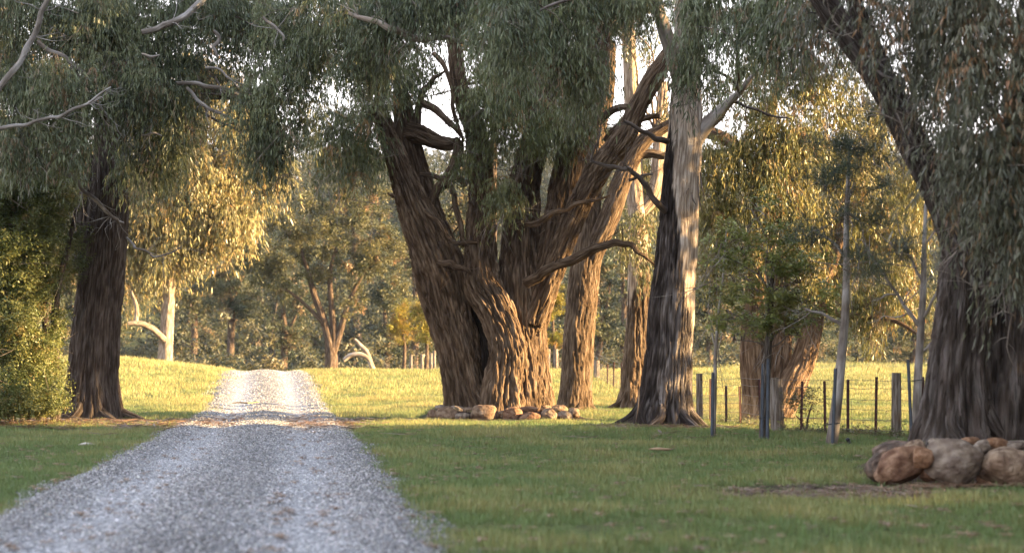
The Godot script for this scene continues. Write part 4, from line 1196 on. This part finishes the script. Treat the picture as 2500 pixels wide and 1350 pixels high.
		far_tree("bush_tree", ["tall hazy blue grey tree in the hollow left of the drive", "low dense tree behind the crest of the drive", "hazy tree behind the golden gum", "brown twiggy tree right of the forked dark tree", "hazy tall tree left of the great trunk", "hazy dark tree between the straight gum and the pale gum", "tall hazy tree behind the pale gum", "grey hazy tree seen between stems of the great tree", "grey tree right of the tall grey gum", "low tree behind the splayed paddock stems", "pale low tree over the far green field", "pale tree left of the near right trunk", "tree on the hilltop above the round dark crown", "tree glimpsed right of the left dark trunk", "tree behind the left shrub", "tall gum crown behind the leaves at the left edge", "tall gum crown behind the dark left trunk", "tall gum crown above the golden weeping gum", "tall gum crown high behind the great tree"][k], px, d,
			[[[e[5] if e.size() > 5 else px, 915, d, 10], [(e[5] if e.size() > 5 else px) + 5, cy + ry * .3, d, 7], [px, cy, d, 5], [px - 8, cy - ry * .5, d, 2]], [[px + 3, cy + ry * .4, d, 5], [px + rx * .4, cy, d, 3], [px + rx * .5, cy - ry * .3, d, 1.5]]], brown,
			[[px, cy, d, rx * .8, ry * .6, m * .8], [px - rx * .4, cy - ry * .3, d, rx * .5, ry * .4, m * .5], [px + rx * .4, cy - ry * .2, d, rx * .55, ry * .4, m * .5], [px + rx * .1, cy - ry * .65, d, rx * .5, ry * .35, m * .5], [px - rx * .3, cy + ry * .45, d, rx * .6, ry * .35, m * .6], [px + rx * .4, cy + ry * .5, d, rx * .5, ry * .3, m * .5]],
			{"mesh": ["clump_a", "clump_b"], "mat": "dull_leaf", "per": 2.6, "scale": 0.95, "gap": -0.05, "grain": 3.0, "a": Color(0.038, 0.052, 0.030), "b": Color(0.095, 0.097, 0.046), "dryness": 0.12, "dry": Color(0.2, 0.14, 0.08)}, "hazy trees in the middle distance")
		k += 1

func build_woodland() -> void:
	# the wooded hillside that closes the view
	var xf := [[], []]
	var tn := [PackedColorArray(), PackedColorArray()]
	var b := MB.new()
	var tb := {"a": Color(0.07, 0.06, 0.05), "b": Color(0.15, 0.125, 0.105), "f": 1.0, "amp": 0.0, "seed": 3.0}
	for k in 430:
		var d := sqrt(lerpf(205.0 * 205.0, 470.0 * 470.0, rng.randf()))
		var x := r(-1, 1) * (0.27 * d + 15.0)
		var g := Vector3(x, gh(x, d), -d)
		var hgt := r(9, 17)
		var rad := r(2.6, 4.6)
		tube(b, [g, g + Vector3(r(-.5, .5), hgt * .5, 0), g + Vector3(r(-1, 1), hgt * .8, 0)], [0.3, 0.22, 0.08], tb, 0.5, 3.0)
		var warm := rng.randf()
		for m in 12:
			# scrub between the trunks
			var sx := x + r(-6, 6)
			var sd := d + r(-6, 6)
			var ss := r(1.0, 2.0)
			xf[m % 2].append(Transform3D(Basis(Vector3.UP, r(0, TAU)) * Basis.from_scale(Vector3(ss, ss, ss)), Vector3(sx, gh(sx, sd) + r(0.3, 2.2), -sd)))
			tn[m % 2].append(Color(0.035, 0.048, 0.03).lerp(Color(0.12, 0.105, 0.05), rng.randf()))
		for m in 46:
			var u := rand_dir() * pow(rng.randf(), 0.4)
			var p := g + Vector3(u.x * rad, hgt * 0.62 + u.y * hgt * 0.4, u.z * rad)
			var s := r(1.1, 2.1)
			var w := m % 2
			xf[w].append(Transform3D(Basis(Vector3.UP, r(0, TAU)) * Basis.from_scale(Vector3(s, s, s)), p))
			tn[w].append(Color(0.033, 0.047, 0.030).lerp(Color(0.088, 0.086, 0.046), clampf(warm * 0.7 + r(-.2, .4), 0, 1)))
	var o := Node3D.new()
	o.name = "far_woodland"
	add_child(o)
	kind(o, "stuff")
	tag(o, "hazy gum woodland covering the far hillside", "woodland")
	kind(obj("trunks", b.mesh(), M.wood, o), "stuff")
	multi("leaves", L.clump_a, M.dull_leaf, xf[0], tn[0], o)
	multi("leaves", L.clump_b, M.dull_leaf, xf[1], tn[1], o)

func build_scrub() -> void:
	# low scrub along the far side of the crest, that closes the view between the trunks
	var xf := []
	var tn := PackedColorArray()
	for k in 1500:
		var d := r(138, 205)
		var x := r(-1, 1) * (0.26 * d + 4.0)
		if x > 16.0 and x < 32.0 and d < 190.0:
			continue
		var s := r(0.8, 1.8)
		var y := gh(x, d) + r(0.0, 1.0) * r(0.6, 4.2)
		xf.append(Transform3D(Basis(Vector3.UP, r(0, TAU)) * Basis.from_scale(Vector3(s, s, s)), Vector3(x, y, -d)))
		tn.append(Color(0.035, 0.048, 0.03).lerp(Color(0.13, 0.11, 0.052), rng.randf()))
	tag(multi("scrub", L.clump_b, M.dull_leaf, xf, tn), "tangled olive scrub behind the crest of the drive", "scrub")

func build_shelter() -> void:
	# the row of tall gums right of the view that shades the near drive
	var o := Node3D.new()
	o.name = "shelter_belt"
	add_child(o)
	kind(o, "stuff")
	tag(o, "row of tall gums right of the view whose shade falls on the lawn", "trees")
	var xf := [[], []]
	var tn := [PackedColorArray(), PackedColorArray()]
	var b := MB.new()
	var tb := {"a": BROWN_A, "b": BROWN_B, "f": 3.0, "amp": 0.03, "seed": 5.0}
	for e in [[16.5, 50.2, 16.0, .82, .16], [17.5, 46.2, 17.0, .82, .16], [15.6, 53.4, 15.0, .84, .14], [20.5, 46.0, 24.0, .66, .33], [20.0, 37.0, 22.0], [19.0, 31.5, 22.0], [20.0, 26.0, 21.0], [18.0, 20.0, 24.0], [19.0, 14.0, 22.0], [18.0, 8.0, 22.0], [19.0, 1.0, 21.0], [26.0, 44.0, 25.0, .68, .3], [22.0, 23.0, 20.0], [22.0, 29.0, 20.0], [22.5, 16.5, 20.0], [22.0, 10.0, 20.0], [23.0, 4.0, 20.0], [18.0, -6.0, 21.0], [25.0, 34.0, 24.0], [25.0, 28.0, 23.0], [25.0, 21.0, 24.0], [25.0, 13.0, 22.0]]:
		var g := Vector3(e[0], gh(e[0], e[1]), -e[1])
		tube(b, [g, g + Vector3(.3, e[2] * .5, 0), g + Vector3(0, e[2] * .85, 0)], [0.55, 0.4, 0.1] if e[2] > 18.0 else [0.17, 0.13, 0.05], tb, 0.2, 0.8)
		for m in 620:
			var u := rand_dir() * pow(rng.randf(), 0.4)
			var p := g + Vector3(u.x * 3.4, e[2] * (e[3] if e.size() > 3 else 0.52) + u.y * e[2] * (e[4] if e.size() > 3 else 0.5), u.z * 3.9)
			if p.y < 0.3:
				p.y = r(0.3, 2.0)
			var s := r(1.0, 1.6)
			xf[m % 2].append(Transform3D(Basis(Vector3.UP, r(0, TAU)) * Basis.from_scale(Vector3(s, s, s)), p))
			tn[m % 2].append(Color(0.055, 0.068, 0.035).lerp(Color(0.11, 0.115, 0.055), rng.randf()))
	kind(obj("trunks", b.mesh(), M.bark, o), "stuff")
	multi("leaves", L.clump_a, M.dull_leaf, xf[0], tn[0], o)
	multi("leaves", L.clump_b, M.dull_leaf, xf[1], tn[1], o)

func build_fence() -> void:
	var t := thing("wire_fence", "wire fence on timber posts and rusty steel pickets round the paddock", "fence", ground_at(1900, 39.8))
	var o0 := t.position
	var wood := {"a": Color(0.19, 0.165, 0.145), "b": Color(0.33, 0.29, 0.255), "f": 12.0, "amp": 0.012, "stretch": 0.05, "lump": 0.05, "cut": Color(0.3, 0.26, 0.22), "twist": 0.0}
	# [px, depth, top py, radius px, lean]
	for e in [[1900, 39.8, 926, 15, -4], [1893, 40.2, 922, 12, -2], [2188, 37.6, 910, 12, 2], [1708, 52.0, 912, 8, 0], [1457, 85.0, 880, 7, 0], [1338, 100.0, 852, 6, 1], [1357, 98.0, 852, 6, 0], [2480, 36.6, 900, 12, 0], [2800, 35.2, 896, 12, 0], [1160, 104.0, 852, 6, 0], [1060, 108.0, 856, 4, 0], [1078, 107.0, 858, 5, 0], [1030, 110.0, 864, 4, 0], [1003, 112.0, 866, 4, 0], [1052, 109.0, 862, 4, 0]]:
		var g := ground_at(e[0], e[1])
		var top := P(e[0] + e[4], e[2], e[1])
		var rad: float = e[3] / F * e[1]
		var b := MB.new()
		tube(b, [g - Vector3(0, .2, 0) - o0, g.lerp(top, .5) - o0, top - o0], [rad * 1.05, rad, rad * .95], wood, 0.02, 0.08, true)
		obj("post", b.mesh(), M.bark, t)
	var pickets := [[1956, 39.3, 930], [2015, 38.9, 930], [2070, 38.6, 926], [2138, 38.0, 920], [1858, 41.3, 926], [1808, 44.0, 943], [1773, 46.5, 942], [1734, 49.5, 925], [1517, 74.0, 885], [1498, 77.0, 884], [1483, 80.0, 890], [1440, 88.0, 884], [2250, 37.4, 920], [2330, 37.2, 918], [1424, 92.0, 884], [2410, 36.9, 916], [2560, 36.2, 915], [2640, 35.9, 914], [2720, 35.5, 914]]
	for e in pickets:
		var g := ground_at(e[0], e[1])
		var hgt: float = maxf(P(e[0], e[2], e[1]).y - g.y, 0.8) + 0.15
		var b := MB.new()
		var lean := Basis(Vector3(0, 0, 1), r(-0.035, 0.035)) * Basis(Vector3.UP, r(0, 1))
		for k in 3:
			var bs := lean * Basis(Vector3.UP, TAU * k / 3.0)
			box_into(b, Transform3D(bs, g - o0 + bs * Vector3(0.015, hgt * .5 - .15, 0)), Vector3(0.03, hgt - 0.004 * k, 0.006))
		obj("picket", b.mesh(), M.rust, t)
	# wires
	var runs := [[[1900, 39.8], [1956, 39.3], [2015, 38.9], [2070, 38.6], [2138, 38.0], [2188, 37.6], [2250, 37.4], [2330, 37.2], [2410, 36.9], [2480, 36.6], [2560, 36.2], [2640, 35.9], [2720, 35.5], [2800, 35.2]], [[1900, 39.8], [1858, 41.3], [1808, 44.0], [1773, 46.5], [1734, 49.5], [1708, 52.0], [1517, 74.0], [1498, 77.0], [1483, 80.0], [1457, 85.0], [1440, 88.0], [1424, 92.0], [1357, 98.0]]]
	var stays := MB.new()
	var steel := {"a": Color(0.3, 0.3, 0.3), "b": Color(0.3, 0.3, 0.3), "amp": 0.0, "lump": 0.0, "f": 1.0}
	for run in runs:
		for hh in [0.12, 0.30, 0.48, 0.66, 0.86, 1.0]:
			var b := MB.new()
			for k in run.size() - 1:
				var p := ground_at(run[k][0], run[k][1]) + Vector3(0, hh, 0.02) - o0
				var q := ground_at(run[k + 1][0], run[k + 1][1]) + Vector3(0, hh, 0.02) - o0
				var mid := p.lerp(q, .5) - Vector3(0, 0.012 * r(0.3, 1.6), 0)
				twig(b, p, mid, 0.006, Color.WHITE)
				twig(b, mid, q, 0.006, Color.WHITE)
			obj("wire", b.mesh(), M.wire, t)
		for k in run.size() - 1:
			var p := ground_at(run[k][0], run[k][1])
			var q := ground_at(run[k + 1][0], run[k + 1][1])
			var m := int(p.distance_to(q) / 0.15)
			for s in m:
				var c := p.lerp(q, (s + 0.5) / m) + Vector3(0, 0, 0.02) - o0
				twig(stays, c + Vector3(0, 0.12, 0), c + Vector3(0, 0.66, 0), 0.0025, Color.WHITE)
	kind(obj("mesh_stays", stays.mesh(), M.wire, t), "stuff")

func build_stones() -> void:
	var tan_a := Color(0.19, 0.135, 0.10)
	var tan_b := Color(0.31, 0.24, 0.18)
	var grey_a := Color(0.17, 0.14, 0.118)
	var grey_b := Color(0.29, 0.25, 0.21)
	var red_a := Color(0.17, 0.10, 0.07)
	var red_b := Color(0.27, 0.175, 0.12)
	# the ring round the great tree: [px, centre py, half width px, half height px, depth, tone, label]
	for e in [
		[1062, 1018, 22, 18, 48.4, 0, "low brown stone at the left end of the great tree's ring"],
		[1088, 1012, 28, 20, 48.2, 0, "second stone from the left end of the great tree's ring"],
		[1128, 1021, 20, 15, 47.6, 1, "small rounded stone third from the left in the great tree's ring"],
		[1183, 1013, 33, 24, 47.5, 0, "big rounded tan stone, largest at the front of the great tree's ring"],
		[1222, 1014, 14, 12, 47.9, 0, "small dark stone tucked right of the largest ring stone"],
		[1253, 1014, 24, 21, 47.5, 2, "tilted orange brown stone in the middle of the great tree's ring"],
		[1292, 1021, 26, 14, 47.4, 2, "flat dark reddish slab in the front of the great tree's ring"],
		[1340, 1013, 22, 18, 47.5, 0, "round pinkish stone right of the reddish slab in the ring"],
		[1380, 1017, 20, 15, 47.7, 1, "pale rounded stone near the right end of the great tree's ring"],
		[1402, 1008, 14, 13, 48.6, 0, "brown stone at the right end of the great tree's ring"],
		[1366, 1002, 22, 13, 49.0, 0, "long stone behind the right end of the great tree's ring"],
		[1290, 1001, 28, 10, 48.6, 2, "long low stone behind the reddish slab against the trunk"],
		[1150, 1003, 22, 10, 48.6, 0, "low stone behind the largest ring stone against the trunk"],
		[1115, 1000, 20, 10, 49.0, 1, "flat grey stone behind the left side of the great tree's ring"],
		[1076, 999, 16, 10, 49.2, 1, "small stone at the back left of the great tree's ring"],
		[1330, 998, 16, 9, 49.4, 0, "small stone between the trunk and the round pinkish stone"]]:
		var dd: float = e[4]
		var k: float = dd / F
		var p := P(e[0], e[1], dd)
		rock("border_stone", e[6], p, Vector3(e[2] * k, e[3] * k, e[2] * k * r(.7, 1.0)), r(-.3, .3), [tan_a, grey_a, red_a][e[5]], [tan_b, grey_b, red_b][e[5]], "stones ringing the great tree", r(-.2, .2))
	# the wall of boulders round the near tree
	for e in [
		[2200, 1138, 62, 44, 23.6, 2, "leaning reddish boulder at the left end of the near stone wall", .62],
		[2160, 1142, 36, 40, 23.9, 4, "dark slanting boulder behind the leaning reddish one", .7],
		[2255, 1118, 26, 26, 23.2, 3, "small orange stone wedged between two boulders of the near wall", 0.0],
		[2328, 1128, 66, 52, 23.3, 1, "great rounded pale grey boulder in the near stone wall", 0.0],
		[2462, 1146, 66, 48, 23.3, 0, "great rounded brown boulder at the right edge of the photo", 0.0],
		[2180, 1108, 44, 34, 24.5, 4, "dark boulder at the back left of the near wall behind the leaning one", .4],
		[2235, 1092, 24, 18, 24.2, 0, "dull capping stone above the orange wedged stone", .2],
		[2288, 1082, 20, 12, 24.4, 1, "small pale capping stone left above the grey boulder", 0.0],
		[2398, 1092, 20, 18, 23.8, 1, "small bluish stone between the two great boulders", 0.0],
		[2436, 1084, 28, 14, 24.2, 3, "flat orange capping stone above the brown boulder", -.1],
		[2480, 1090, 26, 14, 24.2, 1, "grey capping stone at the right edge above the brown boulder", 0.0],
		[2372, 1078, 24, 12, 24.7, 3, "rusty stone at the foot of the near trunk behind the boulders", 0.0],
		[2410, 1172, 22, 16, 23.4, 2, "low reddish stone at the foot of the two great boulders", 0.0],
		[2275, 1158, 26, 20, 23.5, 2, "low reddish stone under the orange wedged stone", 0.0],
		[2562, 1130, 50, 50, 23.6, 0, "boulder just past the right edge of the near wall", 0.0],
		[2660, 1122, 56, 46, 24.2, 1, "grey boulder farther right in the near wall out of frame", 0.0],
		[2735, 1105, 44, 40, 25.0, 0, "brown boulder at the far right turn of the near wall", 0.0]]:
		var dd: float = e[4]
		var k: float = dd / F
		rock("boulder", e[6], P(e[0], e[1], dd), Vector3(e[2] * k * 1.08, e[3] * k * 1.05, e[2] * k * .9), r(-.3, .3), [tan_a, grey_a, red_a, Color(0.20, 0.115, 0.07), Color(0.10, 0.08, 0.07)][e[5]], [tan_b, grey_b, red_b, Color(0.30, 0.19, 0.125), Color(0.2, 0.15, 0.12)][e[5]], "boulders round the near tree", e[7])

func stick(label: String, pts: Array, col := Color(0.26, 0.19, 0.13)) -> void:
	var p0 := ground_at(pts[0][0], pts[0][1])
	var t := thing("fallen_stick", label, "stick", p0, "fallen sticks on the ground")
	var q := []
	var rad := []
	for e in pts:
		var g := ground_at(e[0], e[1])
		if absf(g.x - road_c(e[1])) < 1.6:
			g.y += 0.06
		q.append(g + Vector3(0, e[2], 0) - p0)
		rad.append(e[3])
	var b := MB.new()
	tube(b, q, rad, {"a": col * 0.8, "b": col * 1.2, "f": 10.0, "amp": 0.004, "lump": 0.15}, 0.015, 0.05)
	obj("stem", b.mesh(), M.wood, t)

func build_litter() -> void:
	stick("tan fallen stick on the lawn before the tall grey gum", [[1584, 33.2, 0.03, 0.012], [1605, 33.0, 0.05, 0.022], [1630, 33.0, 0.04, 0.02], [1650, 33.4, 0.03, 0.01]], Color(0.36, 0.25, 0.16))
	stick("pale bent stick lying across the sunlit drive", [[566, 64.5, 0.05, 0.012], [585, 64.0, 0.08, 0.02], [605, 64.6, 0.05, 0.02], [632, 65.0, 0.06, 0.012]], Color(0.40, 0.26, 0.12))
	stick("brown stick on the left verge among the bark litter", [[385, 43.0, 0.02, 0.01], [420, 42.4, 0.05, 0.016], [455, 42.8, 0.02, 0.008]])
	stick("short stick on the grass right of the drive", [[860, 47.0, 0.02, 0.01], [900, 46.0, 0.04, 0.016], [935, 45.6, 0.02, 0.008]])
	stick("small stick standing in the grass left of the great tree's ring", [[1118, 46.5, 0.0, 0.01], [1122, 46.3, 0.08, 0.01], [1124, 46.2, 0.14, 0.005]])
	stick("thin twig on the near lawn right of the drive", [[1105, 25.0, 0.06, 0.004], [1125, 25.2, 0.09, 0.005], [1150, 25.3, 0.03, 0.003]], Color(0.10, 0.07, 0.05))
	stick("bleached stick on the grass left of the drive", [[190, 34.2, 0.03, 0.01], [210, 34.0, 0.05, 0.03], [232, 34.2, 0.03, 0.01]], Color(0.5, 0.47, 0.43))
	# small black sprinkler cap beside the leaning sapling
	var o := thing("sprinkler", "small black garden sprinkler in the grass right of the leaning sapling", "sprinkler", ground_at(2073, 35.2))
	var cy := CylinderMesh.new()
	cy.top_radius = 0.028
	cy.bottom_radius = 0.034
	cy.height = 0.10
	var body := obj("body", cy, M.rubber, o)
	body.position = Vector3(0, 0.04, 0)
	body.rotation.z = 0.4
	var sp := SphereMesh.new()
	sp.radius = 0.034
	sp.height = 0.06
	var cap := obj("cap", sp, M.rubber, o)
	cap.position = Vector3(-0.024, 0.095, 0)
	# strips of bark and dead leaves
	var lm := bunch(40, 0.16, 0.13, 0.022, 0.95, 0.0)
	var xf := []
	var tn := PackedColorArray()
	for e in [[3.6, 21.7, 1.3, 0.8, 160], [-0.2, 46.8, 2.8, 1.0, 220], [-9.3, 45.6, 2.8, 1.6, 700], [-3.4, 46.0, 1.2, 4.0, 300], [-7.8, 45.0, 1.0, 4.5, 420], [2.9, 41.4, 1.2, .8, 90], [4.9, 22.9, 1.6, .5, 60], [6.6, 51.5, 1.5, 1.2, 80], [-11.0, 44.0, 2.0, 1.0, 160], [-5.6, 48.0, 2.4, 5.0, 130]]:
		for k in e[4]:
			var x: float = e[0] + rng.randfn(0, 0.5) * e[2]
			var d: float = e[1] + rng.randfn(0, 0.5) * e[3]
			var s := r(0.4, 1.1)
			var y := gh(x, d) + (0.06 if absf(x - road_c(d)) < 1.7 else 0.03)
			xf.append(Transform3D(Basis(Vector3.UP, r(0, TAU)) * Basis.from_scale(Vector3(s, s * .35, s)), Vector3(x, y, -d)))
			tn.append(Color(0.17, 0.10, 0.065).lerp(Color(0.36, 0.24, 0.15), rng.randf()))
	for k in 2600:
		var d := r(13, 60)
		var x := r(-1, 1) * 0.25 * d
		var s := r(0.12, 0.5)
		xf.append(Transform3D(Basis(Vector3.UP, r(0, TAU)) * Basis.from_scale(Vector3(s, s * .5, s)), Vector3(x, gh(x, d) + 0.05, -d)))
		tn.append(Color(0.17, 0.10, 0.065).lerp(Color(0.36, 0.24, 0.15), rng.randf()))
	tag(multi("leaf_litter", lm, M.dull_leaf, xf, tn), "dead brown leaves and bark strewn on the ground", "leaf litter")
	var strip := MB.new()
	for k in 3:
		var p := Vector3(r(-.1, .1), 0.01, r(-.1, .1))
		leaf(strip, p, Vector3(cos(k * 2.0), 0.05, sin(k * 2.0)).normalized(), Vector3(-sin(k * 2.0), 0.2, cos(k * 2.0)).normalized(), r(0.3, 0.6), r(0.02, 0.05), r(-0.06, 0.06), Color.WHITE)
		twig(strip, p, p + Vector3(r(-.3, .3), 0.03, r(-.3, .3)), 0.006, Color(0.8, 0.7, 0.65))
	var sx := []
	var st := PackedColorArray()
	for e in [[-9.6, 45.6, 2.6, 1.6, 130], [2.9, 41.0, 1.4, 1.0, 70], [-0.2, 46.9, 2.6, .8, 60], [1.7, 58.8, 1.0, 1.0, 30], [6.6, 51.2, 1.4, 1.0, 50], [-7.6, 44.5, .8, 4.0, 60], [-3.4, 45.5, .8, 4.0, 50], [3.3, 21.8, 1.2, 1.2, 45], [0.5, 34.0, 7.0, 14.0, 22]]:
		for k in e[4]:
			var x: float = e[0] + rng.randfn(0, 0.5) * e[2]
			var d: float = e[1] + rng.randfn(0, 0.5) * e[3]
			var s := r(0.5, 1.2) * (0.45 if d < 36.0 else 1.0)
			sx.append(Transform3D(Basis(Vector3.UP, r(0, TAU)) * Basis.from_scale(Vector3(s, s, s)), Vector3(x, gh(x, d) + 0.045, -d)))
			st.append(Color(0.085, 0.055, 0.04).lerp(Color(0.25, 0.175, 0.12), rng.randf()))
	tag(multi("bark_litter", strip.mesh(), M.dull_leaf, sx, st), "curled strips of shed bark and twigs lying under the trees", "bark litter")
	# low weeds along the fence
	var wx := []
	var wt := PackedColorArray()
	for k in 90:
		var px := r(1760, 2260)
		var d := 39.6 - (px - 1900.0) * 0.0076 + r(-.5, .6)
		if px < 1900.0:
			d = 39.8 + (1900.0 - px) * 0.05 + r(-.5, .5)
		var g := ground_at(px, d)
		var s := r(0.4, 1.0)
		wx.append(Transform3D(Basis(Vector3.UP, r(0, TAU)) * Basis.from_scale(Vector3(s, s, s)), g + Vector3(0, 0.1 * s, 0)))
		wt.append(Color(0.07, 0.09, 0.03).lerp(Color(0.16, 0.12, 0.06), rng.randf()))
	tag(multi("weeds", L.shrub_a, M.dull_leaf, wx, wt), "low weeds growing along the wire fence", "weeds")
	var bush := thing("small_bush", "low scraggly bush at the wire fence by the corner post", "shrub", ground_at(1975, 39.6))
	foliage(bush, [[1972, 1015, 39.6, 32, 28, .35, .8], [1990, 990, 39.6, 18, 20, .25, .6], [1950, 1030, 39.4, 26, 18, .3, .7]], {"mesh": ["shrub_a"], "mat": "dull_leaf", "per": 70.0, "scale": 0.8, "gap": 0.0, "a": Color(0.06, 0.065, 0.025), "b": Color(0.12, 0.10, 0.045)})
	var tb := {"a": DARK_A, "b": DARK_B, "f": 8.0, "amp": 0.002}
	stem(bush, "stem", [[1970, 1055, 39.6, 3], [1974, 1020, 39.6, 2.4], [1985, 985, 39.6, 1.4]], tb, 0.015, 0.06)
	stem(bush, "stem", [[1968, 1055, 39.6, 3], [1958, 1030, 39.6, 2], [1945, 1015, 39.5, 1]], tb, 0.015, 0.06)
